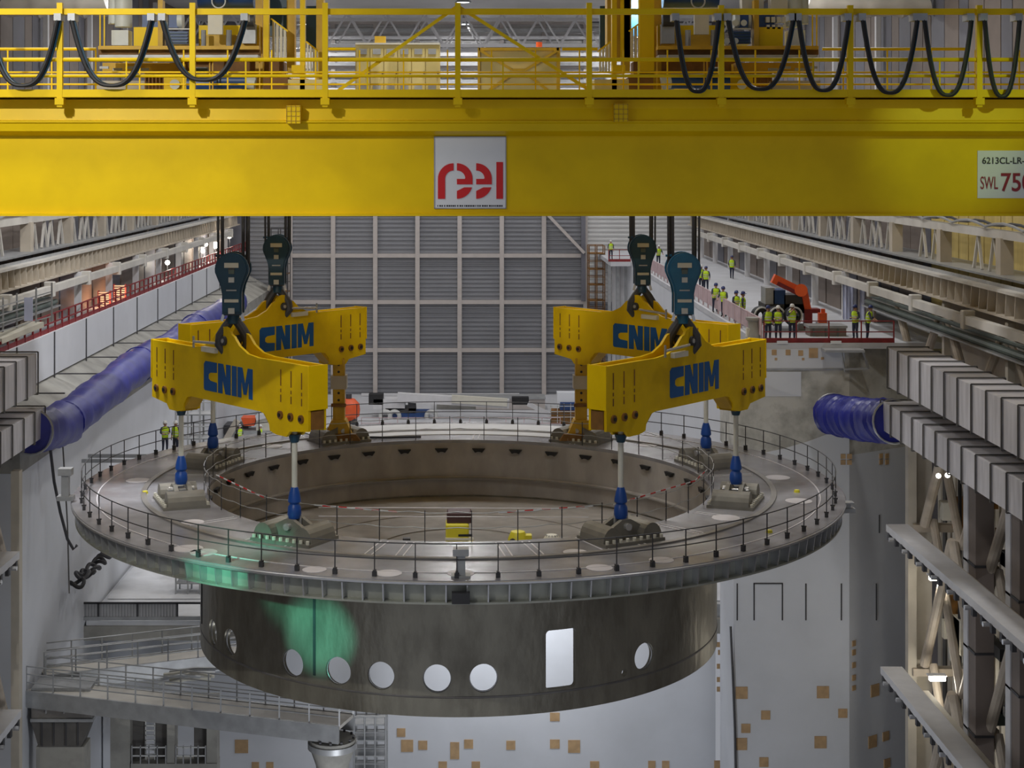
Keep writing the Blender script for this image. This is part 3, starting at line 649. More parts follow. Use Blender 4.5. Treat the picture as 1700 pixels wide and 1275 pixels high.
# ================================================================== lifting brackets on the deck
RF = 11.0
brk_groups = 'sling brackets bolted to the deck'
def bracket(ang, label, tall=False):
    a = R(ang); loc = (RF*math.cos(a), RF*math.sin(a), DK)
    t = thing('sling_bracket', label, 'bracket', loc, brk_groups, rz=a+math.pi/2)
    m = MB(); m.prism([(-1.05,0),(1.05,0),(1.05,0.1),(-1.05,0.1)], -0.75, 0.75); m.build('base_plate', M['bracket'], t, local=True)
    for y in (-0.22, 0.22):
        pl = [(-0.85,0.1),(0.85,0.1),(0.85,0.2),(0.5,0.46),(0.15,0.66),(-0.15,0.66),(-0.5,0.46),(-0.85,0.2)]
        MB().prism(pl, y-0.07, y+0.07).build('cheek', M['bracket'], t, local=True)
    for x in (-0.7, 0.7): MB().prism([(x+0.34*math.cos(R(q)), 0.1+0.46*math.sin(R(q))) for q in range(0,181,20)], -0.6, 0.6).build('saddle', M['bracket'], t, local=True)
    t.scale = (1.15,1.15,1.1)
    q = sm(); q.cyl((0,-0.42,0.46),(0,0.42,0.46),0.11,12); q.build('pin', M['bright'], t, local=True)
    bolt = sm().cyl((0,0,0.1),(0,0,0.2),0.055,6).mesh('bolt', M['pale'])
    for i in range(9):
        for y in (-0.68, 0.68): inst('bolt', bolt, t, (-0.96+i*0.24, y, 0), local=True)
    return t
bl = {200:'left side',240:'front left',300:'front right',340:'right side',160:'back left outer',120:'back left inner',60:'back right inner',20:'back right outer'}
for a, l in bl.items(): bracket(a, f'grey steel sling bracket bolted to the deck, {l}')

# ================================================================== slings
def sling(ang, label, top=14.9):
    a = R(ang); x, y = RF*math.cos(a), RF*math.sin(a); z = DK
    t = thing('sling', label, 'sling', (x,y,z+0.4), 'white slings with blue clevises')
    sm().cyl((x,y,z+1.5),(x,y,top),0.095,12).build('rod', M['rod'], t)
    m = sm(); m.lathe([(0.0,1.78),(0.12,1.76),(0.17,1.6),(0.21,1.4),(0.22,1.28),(0.16,1.2),(0.22,1.1),(0.24,0.85),(0.2,0.72),(0,0.72)], 14, (x,y,z)); m.build('clevis', M['clevis'], t)
    m = sm(); m.tube([(x-0.18,y,z+0.9),(x-0.2,y,z+0.5),(x-0.12,y,z+0.34),(x+0.12,y,z+0.34),(x+0.2,y,z+0.5),(x+0.18,y,z+0.9)], 0.06, 8); m.build('shackle', M['bright'], t)
    sm().cyl((x,y,top-0.42),(x,y,top-0.15),0.14,12,0.22).build('top_cone', M['block'], t)
sling(200, 'white sling rod with blue clevis on the left side of the deck')
sling(240, 'white sling rod with blue clevis at the front left of the deck')
sling(300, 'white sling rod with blue clevis at the front right of the deck')
sling(340, 'white sling rod with blue clevis on the right side of the deck')
sling(160, 'white sling rod with blue clevis at the back left of the deck')
sling(20, 'white sling rod with blue clevis at the back right of the deck')
def jack(ang, label):
    a = R(ang); x, y = RF*math.cos(a), RF*math.sin(a)
    t = thing('lifting_column', label, 'column', (x,y,DK+0.1), 'yellow columns under the rear beams')
    MB().cbox(x-0.27,x+0.27,y-0.27,y+0.27,DK+0.9,15.0,0.04).build('shaft', M['ochre'], t)
    MB().box(x-0.34,x+0.34,y-0.36,y-0.27,DK+1.6,DK+1.75).build('collar', M['rust'], t)
    MB().box(x-0.36,x+0.36,y-0.36,y+0.36,13.6,14.2).build('sleeve', M['cream'], t)
    MB().prism([(x-0.75,DK+0.1),(x+0.75,DK+0.1),(x+0.32,DK+1.0),(x-0.32,DK+1.0)], y-0.4, y+0.4).build('foot', M['ochre'], t)
    MB().prism([(x-1.0,DK+0.1),(x+1.0,DK+0.1),(x+0.8,DK+0.4),(x-0.8,DK+0.4)], y-0.6, y+0.6).build('shoe', M['rust'], t)
    h = sm().cyl((x,y-0.29,0),(x,y-0.26,0),0.06,8).mesh('bolt_hole', M['black'])
    for k in range(7): inst('bolt_hole', h, t, (0,0,DK+1.9+0.32*k)).location.x = 0
    for o in t.children:
        if o.name.startswith('bolt_hole'): o.location = (-ORG[t.name].x, -ORG[t.name].y, o.location.z)
jack(120, 'yellow lifting column standing on the back left inner bracket')
jack(60, 'yellow lifting column standing on the back right inner bracket')

# ================================================================== lifting beams
HB = 5.2
def arc(cx, cz, r, a0, a1, n=8): return [(cx+r*math.cos(R(a0+(a1-a0)*i/n)), cz+r*math.sin(R(a0+(a1-a0)*i/n))) for i in range(n+1)]
prof = [(-HB,15.05),(-HB,17.2),(-2.2,17.2),(-1.5,17.27),(-0.95,17.5),(-0.6,17.8)]+arc(0,17.6,0.5,150,30,8)[0:]+[(0.6,17.8),(0.95,17.5),(1.5,17.27),(2.2,17.2),(HB,17.2),(HB,15.05),
        (4.1,14.92),(3.9,14.72),(3.3,14.72),(2.9,14.8),(2.85,15.05),(2.6,15.32),(2.3,15.38),(-2.3,15.38),(-2.6,15.32),(-2.85,15.05),(-2.9,14.8),(-3.3,14.72),(-3.9,14.72),(-4.1,14.92)]
core = [(-HB+0.12,15.2),(-HB+0.12,17.1),(HB-0.12,17.1),(HB-0.12,15.2),(3.0,15.2),(2.3,15.45),(-2.3,15.45),(-3.0,15.2)]
LET = {
 'C': [[(0,0.06),(0.06,0),(0.8,0),(0.8,0.32),(0.40,0.35),(0.29,0.42),(0.29,0.56),(0.40,0.63),(0.8,0.66),(0.8,1.0),(0.1,1.0),(0,0.9)]],
 'N': [[(0,0),(0.27,0),(0.27,0.5),(0.45,0),(0.76,0),(0.76,1),(0.49,1),(0.49,0.5),(0.31,1),(0,1)]],
 'I': [[(0,0),(0.28,0),(0.28,1),(0,1)]],
 'M': [[(0,0),(0.22,0),(0.22,0.6),(0.36,0.12),(0.52,0.12),(0.66,0.6),(0.66,0),(0.88,0),(0.88,1),(0.6,1),(0.44,0.45),(0.28,1),(0,1)]],
}
LX = {'C':0.0,'N':0.88,'I':1.72,'M':2.06}
def lifting_beam(ang, face, label, near_end):
    # local x along the beam, local -y (times face) towards the camera
    a = R(ang); c = (10.4*math.cos(a), 10.4*math.sin(a), 0)
    dirx = Vector((-math.sin(a), math.cos(a)))
    if dirx.x < 0: dirx = -dirx
    rz = math.atan2(dirx.y, dirx.x)
    t = thing('lifting_beam', label, 'lifting beam', (c[0], c[1], 15.0), 'yellow lifting beams over the ring base', rz=rz)
    def B(mb, name, m_, par=t):
        for v in mb.v: v.z -= 15.0
        return mb.build(name, m_, par, local=True)
    for y in (-0.36, 0.26): B(MB().prism(prof, y, y+0.10), 'side_plate', M['beam'])
    B(MB().prism(core, -0.26, 0.26), 'box_core', M['beam'])
    for e in (-1, 1):
        B(MB().box(e*(HB+0.002), e*(HB+0.06), -0.38, 0.38, 15.75, 17.22), 'end_plate', M['yellow'])
        B(MB().box(e*(HB-0.05), e*(HB+0.03), -0.25, 0.25, 15.1, 15.7), 'end_slot', M['rust'])
        B(MB().box(e*3.05, e*3.75, -0.34, 0.34, 14.74, 15.22), 'sling_block', M['ochre'])
        for k in range(3):
            x = e*(HB-0.38-0.62*k)
            sl = MB()
            for z0, z1 in ((15.85,16.1),(16.18,16.3),(16.4,16.95)): sl.box(x-0.025, x+0.025, -0.375, -0.355, z0, z1)
            B(sl, 'weld_slot', M['rust'])
            b = sm(); b.cyl((x,-0.43,15.42),(x,-0.35,15.42),0.14,14); bo = B(b, 'bolt', M['rust'])
            b = sm(); b.cyl((x,-0.46,15.42),(x,-0.43,15.42),0.07,8); B(b, 'bolt_core', M['black'], bo)
        B(MB().prism([(e*2.35,15.38),(e*2.95,14.82),(e*2.95,15.3)], -0.3, 0.3), 'gusset', M['ochre'])
    b = sm(); b.cyl((0,-0.44,17.6),(0,0.44,17.6),0.17,18); B(b, 'pin', M['dark'])
    b = sm(); b.cyl((0,-0.47,17.6),(0,-0.43,17.6),0.08,10); B(b, 'pin_cap', M['bright'])
    for ch in 'CNIM':
        x0 = -1.4
        for pl in LET[ch]: B(MB().prism([(x0+LX[ch]*1.1+u*1.1, 15.72+v*1.05) for u, v in pl], -0.375, -0.355), 'letter', M['letter'])['label'] = f'blue painted letter {ch}'
    # winch rod lying on the upper edge beside the lug
    e = near_end
    b = sm(); b.cyl((e*1.9,-0.5,17.42),(e*0.35,-0.5,17.5),0.05,8); B(b, 'pull_rod', M['bright'])
    B(MB().box(e*0.45, e*1.35, -0.52, -0.36, 17.12, 17.3), 'rod_bracket', M['pale'])
    B(MB().bar((e*1.9,-0.5,17.2),(e*1.9,-0.5,17.62),0.06), 'rod_handle', M['galv'])
    return t
lifting_beam(220, 1, 'front left yellow lifting beam with blue CNIM letters', -1)
lifting_beam(320, 1, 'front right yellow lifting beam with blue CNIM letters', -1)
lifting_beam(140, 1, 'rear left yellow lifting beam with blue CNIM letters, partly hidden', 1)
lifting_beam(40, 1, 'rear right yellow lifting beam with blue CNIM letters, partly hidden', 1)

# ================================================================== hook blocks
def hook_block(ang, label, m_, zt=20.75, sc=1.0):
    a = R(ang); x, y = 10.4*math.cos(a), 10.4*math.sin(a)
    t = thing('hook_block', label, 'hook block', (x,y,17.6), 'hook blocks hanging from the cranes')
    zc = zt-0.62
    out = [(0.34,18.55),(0.34,19.25),(0.40,19.55),(0.52,19.85)]+arc(0,zc,0.6,-10,190,16)+[(-0.52,19.85),(-0.40,19.55),(-0.34,19.25),(-0.34,18.55)]
    out = [(u, v if v > 19.9 else v) for u, v in out]
    for yy, w_, k in ((-0.42,0.13,1.0),(0.29,0.13,1.0)):
        m = MB(); m.prism([(x+u*k, v) for u, v in out], y+yy, y+yy+w_); m.build('cheek_plate', m_, t)
    m = MB(); m.prism([(x+u*0.86, zc+(v-zc)*0.93) for u, v in out], y-0.5, y-0.42); m.build('cheek_cover', m_, t)
    for yy in (-0.2, 0.02):
        m = sm(); m.cyl((x,y+yy,zc),(x,y+yy+0.16,zc),0.56,24); m.build('sheave', M['dark'], t)
    m = sm(); m.cyl((x,y-0.52,zc),(x,y+0.46,zc),0.12,12); m.build('axle', M['dark'], t)
    MB().box(x-0.3,x+0.3,y-0.3,y+0.3,18.5,19.3).build('swivel_housing', M['dark'], t)
    for (u0,u1,v0,v1,mm) in ((-0.25,0.25,20.2,20.37,'pale'),(-0.1,0.1,19.98,20.13,'green'),(-0.1,0.1,19.68,19.86,'tape'),(-0.18,0.18,19.38,19.43,'galv'),(-0.25,0.25,18.98,19.09,'pale'),(-0.11,0.11,18.58,18.78,'tape')):
        MB().box(x+u0,x+u1,y-0.53,y-0.49,v0,v1).build('label_plate', M[mm], t)
    MB().bar((x-0.62,y-0.1,20.6),(x-0.25,y-0.1,20.62),0.08).build('rope_guard', m_, t)
    # double hook reaching round the beam pin
    m = sm(); m.cyl((x,y,18.6),(x,y,18.2),0.2,14,0.24); m.build('shank', m_, t)
    for e in (-1,1):
        pts = [(x+e*0.1,y,18.3),(x+e*0.28,y,18.05),(x+e*0.46,y,17.75),(x+e*0.5,y,17.45),(x+e*0.34,y,17.22),(x+e*0.1,y,17.2)]
        m = sm(); m.tube(pts,[0.16,0.17,0.18,0.18,0.16,0.1],10); m.build('hook_prong', M['dark'] , t)
    # falls of wire rope up to the trolley
    for u, yy, r in ((-0.52,-0.12,0.045),(-0.42,0.1,0.045),(-0.36,-0.12,0.05),(0.36,-0.12,0.06),(0.46,0.1,0.045),(0.56,-0.12,0.04)):
        m = sm(); m.cyl((x+u,y+yy,zc+0.05),(x+u*1.05,y+yy,27.2),r,6); m.build('wire_rope', M['rope'], t)
    for e in (-1,1): MB().bar((x+e*0.3,y-0.2,18.6),(x+e*0.38,y-0.2,18.3),0.1).build('keeper', M['bright'], t)
hook_block(220, 'dark blue hook block above the front left lifting beam', M['block'], 20.75)
hook_block(320, 'bright blue hook block above the front right lifting beam', M['blockb'], 20.75)
hook_block(140, 'dark hook block above the rear left lifting beam', M['block'], 20.75)
hook_block(40, 'dark hook block above the rear right lifting beam', M['block'], 20.75)
# ================================================================== front overhead crane
DG = 45.0; YG = CY+DG
XL, XR = -19.5, 21.0
crane = thing('overhead_crane', 'wide yellow overhead crane girder spanning the whole picture with railings on top', 'crane', (0,YG,Z(358,DG)))
zz = lambda py: Z(py, DG)
MB().box(XL,XR,YG,YG+1.6,zz(355),zz(226)).build('main_web', M['yellow'], crane)
MB().box(XL,XR,YG-0.12,YG+1.75,zz(358.5),zz(354.5)).build('bottom_flange', M['yellow'], crane)
# upper chord standing proud of the web with a rolled edge
up = MB().prism([(0.0,zz(226)),(-0.42,zz(218)),(-0.45,zz(206)),(-0.50,zz(204)),(-0.50,zz(201.5)),(-0.42,zz(200)),(-0.36,zz(181)),(-0.36,zz(166)),(1.6,zz(166)),(1.6,zz(226))], XL, XR, Matrix(((0,1,0,0),(1,0,0,YG),(0,0,1,0),(0,0,0,1))))
up.build('upper_chord', M['yellow'], crane)
MB().box(XL,XR,YG-0.95,YG+1.7,zz(163),zz(161)).build('walkway_plate', M['yellow'], crane)
MB().box(XL,XR,YG-1.0,YG-0.9,zz(163.5),zz(151)).build('walkway_edge', M['yellow'], crane)
YR = YG-0.92
posts = [-119,100,320,540,760,978,1197,1411,1625,1844]
for px in posts:
    x = X(px, DG-0.92); d = DG-0.92
    m = MB(); m.box(x-0.075,x+0.075,YR-0.09,YR+0.06,Z(178,d),Z(5 if px < 1100 else 9,d)); p = m.build('rail_post', M['yellow'], crane)
    MB().box(x-0.12,x+0.12,YR-0.13,YR+0.1,Z(174,d),Z(163,d)).build('post_shoe', M['yellow'], p)
d = DG-0.92
MB().box(XL,XR,YR+0.02,YR+0.14,Z(24,d),Z(14,d)).build('festoon_track', M['yellow'], crane)
for py, r in ((99,0.035),(126,0.028),(83,0.03)):
    o = MB(); yy = YR if py != 83 else YG+1.2
    if py == 83:
        for a, b in ((X(-40,46.6),X(165,46.6)),(X(540,46.6),X(592,46.6)),(X(932,46.6),X(990,46.6)),(X(1360,46.6),X(1600,46.6))):
            sm().cyl((a,yy,Z(83,46.6)),(b,yy,Z(83,46.6)),0.045,8).build('back_rail', M['yellow'], crane)
    else: sm().cyl((XL,yy,Z(py,d)),(XR,yy,Z(py,d)),r*1.6,8).build('guard_rail', M['yellow'], crane)
for py in (120, 140): sm().cyl((XL,YG+1.2,Z(py,46.2)),(XR,YG+1.2,Z(py,46.2)),0.028,6).build('back_rail', M['yellow'], crane)
for px in range(-60, 1760, 73):
    MB().box(X(px,46.2)-0.02,X(px,46.2)+0.02,YG+1.18,YG+1.22,zz(162),Z(83,46.2)).build('back_post', M['yellow'], crane)
for px in (210,408,610,835,1060,1350,1560):
    MB().box(X(px,d)-0.02,X(px,d)+0.02,YR-0.02,YR+0.02,Z(160,d),Z(99,d)).build('rail_stile', M['yellow'], crane)
MB().bar(P(760,10,d+0.1), P(562,150,d+0.1), 0.05, 0.09).build('diagonal_brace', M['yellow'], crane)
MB().bar(P(760,10,d+0.1), P(982,152,d+0.1), 0.05, 0.09).build('diagonal_brace', M['yellow'], crane)
# small gridded lamp boxes on the upper chord
for px, py in ((487,190),(1031,187)):
    b = MB().pbox(px-12,px+12,py-15,py+15,DG-0.75,0.4).build('lamp_box', M['yellow'], crane)
    for k in range(4): MB().pbox(px-12+k*7.6,px-11+k*7.6,py-15,py+15,DG-0.77,0.03).build('grid_bar', M['ochre'], b)
    for k in range(4): MB().pbox(px-12,px+12,py-14+k*8,py-13+k*8,DG-0.77,0.03).build('grid_bar', M['ochre'], b)
# rear girder of the same crane
for nm, dd in (('rear_girder', 62.0),):
    MB().box(XL,XR,CY+dd,CY+dd+1.6,22.4,25.7).build(nm, M['yellow'], crane)
# end of the crane deck between the girders
# ------------------------------------------------------------------ signs
pl = thing('logo_sign', 'square white sign with red lettering at the middle of the yellow girder', 'sign', (X(780.5,DG),YG-0.04,zz(346)))
s_ = DG/F
def sp(px, py): return (X(px,DG), zz(py))
MB().pbox(721,840,227,346,DG-0.03,0.03).build('sign_plate', M['sign'], pl)
fr = MB()
for a in ((720.5,722,227,346),(839,840.5,227,346),(721,840,226.5,228),(721,840,345,346.5)): fr.pbox(*a,DG-0.045,0.03)
fr.build('sign_frame', M['galv'], pl)
def glyph(poly, m_='red', lab=None):
    o = MB().prism([sp(*q) for q in poly], YG-0.05, YG-0.029).build('letter', M[m_], pl)
    if lab: o['label'] = lab
def ring(cx, cy, ro, ri, a0, a1, n=12, sy=1.0):
    A = [(cx+ro*math.cos(R(a0+(a1-a0)*i/n)), cy-sy*ro*math.sin(R(a0+(a1-a0)*i/n))) for i in range(n+1)]
    B = [(cx+ri*math.cos(R(a1+(a0-a1)*i/n)), cy-sy*ri*math.sin(R(a1+(a0-a1)*i/n))) for i in range(n+1)]
    return A+B
glyph([(727,330)]+[(753-26*math.cos(R(a)), 297-26*math.sin(R(a))) for a in range(0,88,8)]+[(753,271),(753,283)]+[(753-14*math.cos(R(a)), 297-14*math.sin(R(a))) for a in range(88,-1,-8)]+[(739,330)], lab='red letter r')
for ox in (0, 32):
    c0 = 758.5+ox
    glyph([(c0,271)]+[(c0+26*math.sin(R(a)), 297-26*math.cos(R(a))) for a in range(8,91,8)]+[(c0+26,306),(c0,306),(c0,297)]+[(c0+13,297)]+[(c0+14*math.sin(R(a)), 297-14*math.cos(R(a))) for a in range(84,-1,-12)], lab='upper half of a red letter e')
    glyph([(c0+12,311),(c0+25,311)]+[(c0+26*math.sin(R(a)), 304+26*math.cos(R(a))) for a in range(70,-1,-10)]+[(c0,317)], lab='lower half of a red letter e')
glyph([(824,269),(835,269),(835,330),(824,330)], lab='red letter l')
x = 726
random.seed(3)
while x < 834:
    wq = random.choice((1.5,2.2,3)); 
    MB().pbox(x,x+wq,340.4,343.2,DG-0.035,0.02).build('fine_print', M['ink'], pl); x += wq+random.choice((0.8,0.8,1.8))
def text_mesh(txt, m_, px0, py_base, height_px, width_px, parent, off=0.0, name='lettering'):
    cu = bpy.data.curves.new('t', 'FONT'); cu.body = txt; cu.extrude = 0.01; cu.offset = off
    o = bpy.data.objects.new('t', cu); COL.objects.link(o)
    dg = bpy.context.evaluated_depsgraph_get(); me = bpy.data.meshes.new_from_object(o.evaluated_get(dg))
    bpy.data.objects.remove(o)
    xs = [v.co.x for v in me.vertices]; ys = [v.co.y for v in me.vertices]
    x0, x1, y0, y1 = min(xs), max(xs), min(ys), max(ys)
    for v in me.vertices:
        u = (v.co.x-x0)/(x1-x0); q = (v.co.y-y0)/(y1-y0); z_ = v.co.z
        v.co = Vector((X(px0+u*width_px,DG), YG-0.045-z_*0.5, zz(py_base-q*height_px)))-ORG[parent.name]
    me.materials.clear(); me.materials.append(m_)
    ob = bpy.data.objects.new(name, me); COL.objects.link(ob); ob.parent = parent; return ob
sw = thing('load_sign', 'white load sign reading SWL 750 at the right end of the girder', 'sign', (X(1690,DG),YG-0.04,zz(329)))
MB().pbox(1623,1790,250,329,DG-0.03,0.03).build('sign_plate', M['sign'], sw)
text_mesh('6213CL-LR-01', M['ink'], 1630, 272, 11, 82, sw, 0.01)
text_mesh('SWL', M['darkred'], 1627, 314, 21, 29, sw, 0.0)
text_mesh('750', M['darkred'], 1661, 318, 31, 52, sw, 0.012)
# ------------------------------------------------------------------ festoon cables
loops = [(-22,50,142,22,95),(118,185,142,None,250),(268,325,133,None,405),(1122,1150,152,None,1192),(1208,1255,148,None,1316),(1325,1372,150,None,1408),(1432,1478,154,None,1522),(1534,1574,158,None,1612),(1634,1660,160,None,1692)]
flab = ['left edge','left of the white tank','in front of the left trolley','beside the right yellow columns','right trolley, first','right trolley, second','third from the right edge','second from the right edge','at the right edge']
fest = {}
for (a, mid, bot, _, b), lb in zip(loops, flab):
    d = DG-1.2
    t = thing('festoon_cable', f'dark festoon cable loop hanging from the yellow track, {lb}', 'cable', P(mid,bot,d), 'festoon cable loops')
    y0 = 33
    for off in (0, 0.09):
        pts = []
        for i in range(25):
            u = i/24; px = a+(b-a)*u; c = (2*u-1)
            sag = (1-abs(c)**2.7)
            px += 0.0
            pts.append(P(px, y0+(bot-y0)*sag, d)+Vector((off*0.6, off, 0.0)))
        sm().tube(pts, 0.055, 7).build('cable', M['black'] if not off else M['block'], t)
    for px in (a, b):
        MB().pbox(px-6,px+6,22,34,d-0.05,0.45).build('carrier', M['galv'], t)
# ================================================================== trolleys on the crane
def PB(m, x0, x1, y0, y1, d, dep, mir):
    if mir: x0, x1 = 1522-x1, 1522-x0
    return m.pbox(x0, x1, y0, y1, d, dep)
def trolley(mir, label):
    lab = 'right' if mir else 'left'
    t = thing('hoist_trolley', label, 'trolley', P(1137 if mir else 385, 160, 54))
    def pb(name, mk, x0, x1, y0, y1, d, dep, par=None):
        return PB(MB(), x0, x1, y0, y1, d, dep, mir).build(name, M[mk], par or t)
    def tb(name, mk, pts, r, n=8, par=None):
        q = [P(1522-a if mir else a, b, d) for a, b, d in pts]; return sm().tube(q, r, n).build(name, M[mk], par or t)
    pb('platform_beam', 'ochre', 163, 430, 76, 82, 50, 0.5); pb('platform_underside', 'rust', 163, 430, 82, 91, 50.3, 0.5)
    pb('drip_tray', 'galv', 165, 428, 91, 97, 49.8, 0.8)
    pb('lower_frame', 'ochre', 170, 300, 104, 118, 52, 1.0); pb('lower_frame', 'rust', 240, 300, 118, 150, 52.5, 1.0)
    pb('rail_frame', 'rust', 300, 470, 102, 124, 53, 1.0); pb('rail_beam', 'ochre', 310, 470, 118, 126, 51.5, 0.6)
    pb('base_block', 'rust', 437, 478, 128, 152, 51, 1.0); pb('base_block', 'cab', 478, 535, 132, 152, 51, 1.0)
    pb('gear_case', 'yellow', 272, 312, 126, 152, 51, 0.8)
    sm().cyl(P(1522-290 if mir else 290,140,50.95), P(1522-290 if mir else 290,140,50.8), 0.16, 14).build('gear_hub', M['tank'], t)
    # travel motor lying along the girder
    tb('travel_motor', 'blue', [(312,140,51),(350,140,51)], 0.32, 14); tb('travel_motor', 'blue', [(352,135,51),(408,135,51)], 0.24, 14)
    tb('motor_end', 'tank', [(408,135,51),(424,138,51)], 0.22, 12); tb('motor_cover', 'green', [(320,122,51.3),(345,122,51.3)], 0.2, 12)
    # upper machinery: tank, yellow housings, winch, control panel
    pb('white_tank', 'tank', 185, 213, 50, 75, 51, 0.6); tb('tank_pipe', 'tank', [(205,0,51.4),(205,45,51.4)], 0.28, 12); tb('tank_pipe', 'tank', [(190,0,51.6),(190,40,51.6)], 0.2, 12)
    hb = pb('winch_housing', 'yellow', 222, 265, 45, 82, 51, 1.0); pb('housing_rib', 'ochre', 262, 270, 0, 88, 50.9, 0.4)
    pb('winch_motor', 'blue', 236, 262, 22, 45, 51.2, 0.8)
    pb('winch_drum', 'blue', 280, 296, 22, 46, 51.2, 0.7); tb('winch_drum_side', 'tank', [(277,34,51.4),(281,34,51.4)], 0.28, 14); tb('winch_drum_side', 'tank', [(296,34,51.4),(304,34,51.4)], 0.3, 14, )
    pb('cooler', 'blue', 276, 312, 52, 73, 51, 0.8)
    for k in range(4): pb('cooler_fin', 'block', 277, 311, 54+k*5, 56+k*5, 50.95, 0.06)
    pb('thin_rail', 'tape', 275, 315, 47, 49, 50.9, 0.1)
    hb = pb('gear_housing', 'yellow', 330, 430, 42, 80, 52, 1.2); pb('control_panel', 'pale', 345, 369, 24, 57, 50.8, 0.2)
    pb('housing_band', 'ochre', 338, 425, 58, 76, 51.8, 0.4)
    tb('vent_pipe', 'galv', [(380,50,51.2),(380,88,51.2)], 0.09, 8); tb('vent_pipe', 'galv', [(338,50,51.2),(338,90,51.2)], 0.08, 8)
    tb('brake', 'dark', [(403,34,51.2),(422,34,51.2)], 0.2, 12); pb('brake_stand', 'galv', 402, 424, 40, 72, 51.5, 0.4)
    # great blue hoist drum seen at the top edge
    tb('hoist_drum', 'blue', [(330,-8,53),(422,-8,53)], 0.42, 20)
    q = P(1522-363 if mir else 363, 2, 52.5); m = sm(); m.tube([q+Vector((0.22*math.cos(2*math.pi*k/20),0,0.22*math.sin(2*math.pi*k/20))) for k in range(20)],0.025,6,True); m.build('drum_badge', M['tape'], t)
    # portal columns and stairs
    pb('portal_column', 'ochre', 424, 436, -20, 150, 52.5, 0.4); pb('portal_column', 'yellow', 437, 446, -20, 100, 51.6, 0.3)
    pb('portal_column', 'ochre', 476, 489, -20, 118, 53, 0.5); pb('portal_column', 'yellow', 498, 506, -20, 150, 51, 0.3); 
    if not mir: pb('portal_column', 'ochre', 525, 537, -20, 150, 53, 0.6)
    else:
        pb('portal_column', 'ochre', 1522-1048, 1522-1008, -20, 98, 53, 0.8); pb('column_rib', 'yellow', 1522-1022, 1522-1016, -20, 98, 52.9, 0.1); pb('column_rib', 'yellow', 1522-1036, 1522-1030, -20, 98, 52.9, 0.1)
        pb('bright_column', 'yellow', 1522-1086, 1522-1062, -20, 150, 51.5, 0.5)
    pb('dark_backing', 'block', 447, 476, -10, 60, 55, 0.3); pb('dark_backing', 'block', 508, 526, 10, 80, 55, 0.3)
    for k in range(4):
        pb('stair_board', 'pale', 452+k*6.2, 456+k*6.2, 34+k*5, 96, 52, 0.15)
        pb('stair_board', 'pale', 509+k*5, 512+k*5, 71+k*4, 118, 52, 0.15)
    MB().bar(P(1522-450 if mir else 450,31,51.9),P(1522-478 if mir else 478,52,51.9),0.05).build('stair_rail', M['yellow'], t)
    MB().bar(P(1522-508 if mir else 508,69,51.9),P(1522-530 if mir else 530,86,51.9),0.05).build('stair_rail', M['yellow'], t)
    pb('bearing_block', 'yellow', 484, 505, 108, 122, 50.8, 0.4)
    # thin rails and railing of the trolley
    for x in (165, 172): pb('thin_post', 'yellow', x, x+2, 22, 78, 50.5, 0.05)
    pb('grating', 'cream', 160, 240, 134, 148, 51.5, 0.5)
    for k in range(9): pb('grating_bar', 'rust', 240+k*6, 242+k*6, 128, 150, 51.4, 0.05)
    for x in (347, 352, 430): pb('thin_post', 'ochre', x, x+2, 97, 150, 50.2, 0.05)
    for k in range(4): pb('small_pipe', 'galv', 165+k*22, 180+k*22, 110+3*(k%2), 114+3*(k%2), 51.2, 0.1)
    if mir:
        for k in range(4): pb('cream_box', 'pale', 1522-1305+k*9, 1522-1299+k*9, 28, 37, 51, 0.3); pb('cream_box', 'pale', 1522-1305+k*9, 1522-1300+k*9, 41, 48, 51, 0.3)
        pb('cream_cabinet', 'pale', 1522-1308, 1522-1280, -10, 15, 51, 0.5); pb('cream_cabinet', 'pale', 1522-1268, 1522-1232, -10, 15, 51.5, 0.5)
        for k in range(5): sm().cyl(P(1207+(k%3)*14,38+(k//3)*30,50.95),P(1207+(k%3)*14,38+(k//3)*30,50.8),0.1,10).build('fan', M['tank'], t)
    return t
trolley(False, 'yellow hoist trolley with blue motors on the left of the crane')
trolley(True, 'yellow hoist trolley with blue motors on the right of the crane')
# electrical cabinets standing on the crane deck
cb = thing('electrical_cabinet', 'cream electrical cabinet with vents on the crane between the trolleys', 'cabinet', P(660,200,63))
MB().pbox(590,730,74,190,63,1.2).build('body', M['cab'], cb)
for k in range(6):
    dr = MB().pbox(592+k*23,613.5+k*23,80,150,62.95,0.06).build('door', M['cab'], cb)
    for py in (81,141): MB().pbox(596+k*23,609+k*23,py,py+9,62.92,0.04).build('vent', M['galv'], dr)
    MB().pbox(611+k*23,613+k*23,118,124,62.9,0.05).build('handle', M['dark'], dr)
MB().pbox(622,640,60,74,63.2,0.4).build('beacon_box', M['ochre'], cb)
MB().pbox(590,730,71,74,62.9,1.3).build('roof', M['pale'], cb)
cb = thing('cross_braced_box', 'pale box with ochre cross bracing on the crane right of the centre post', 'cabinet', P(862,200,62))
MB().pbox(795,928,80,190,62,1.0).build('body', M['cab'], cb)
for a in ((793,797,79,152),(924,930,79,152),(795,928,79,84)): MB().pbox(*a,61.9,0.12).build('frame', M['ochre'], cb)
for a, b in (((798,84),(850,116)),((925,84),(872,116)),((850,116),(872,116)),((812,150),(845,126)),((845,126),(878,126)),((878,126),(910,150))):
    MB().bar(P(*a,61.9),P(*b,61.9),0.07,0.1).build('brace', M['ochre'], cb)
sm().cyl(P(895,78,62.3),P(895,70,62.3),0.12,10).build('beacon', M['orange'], cb)
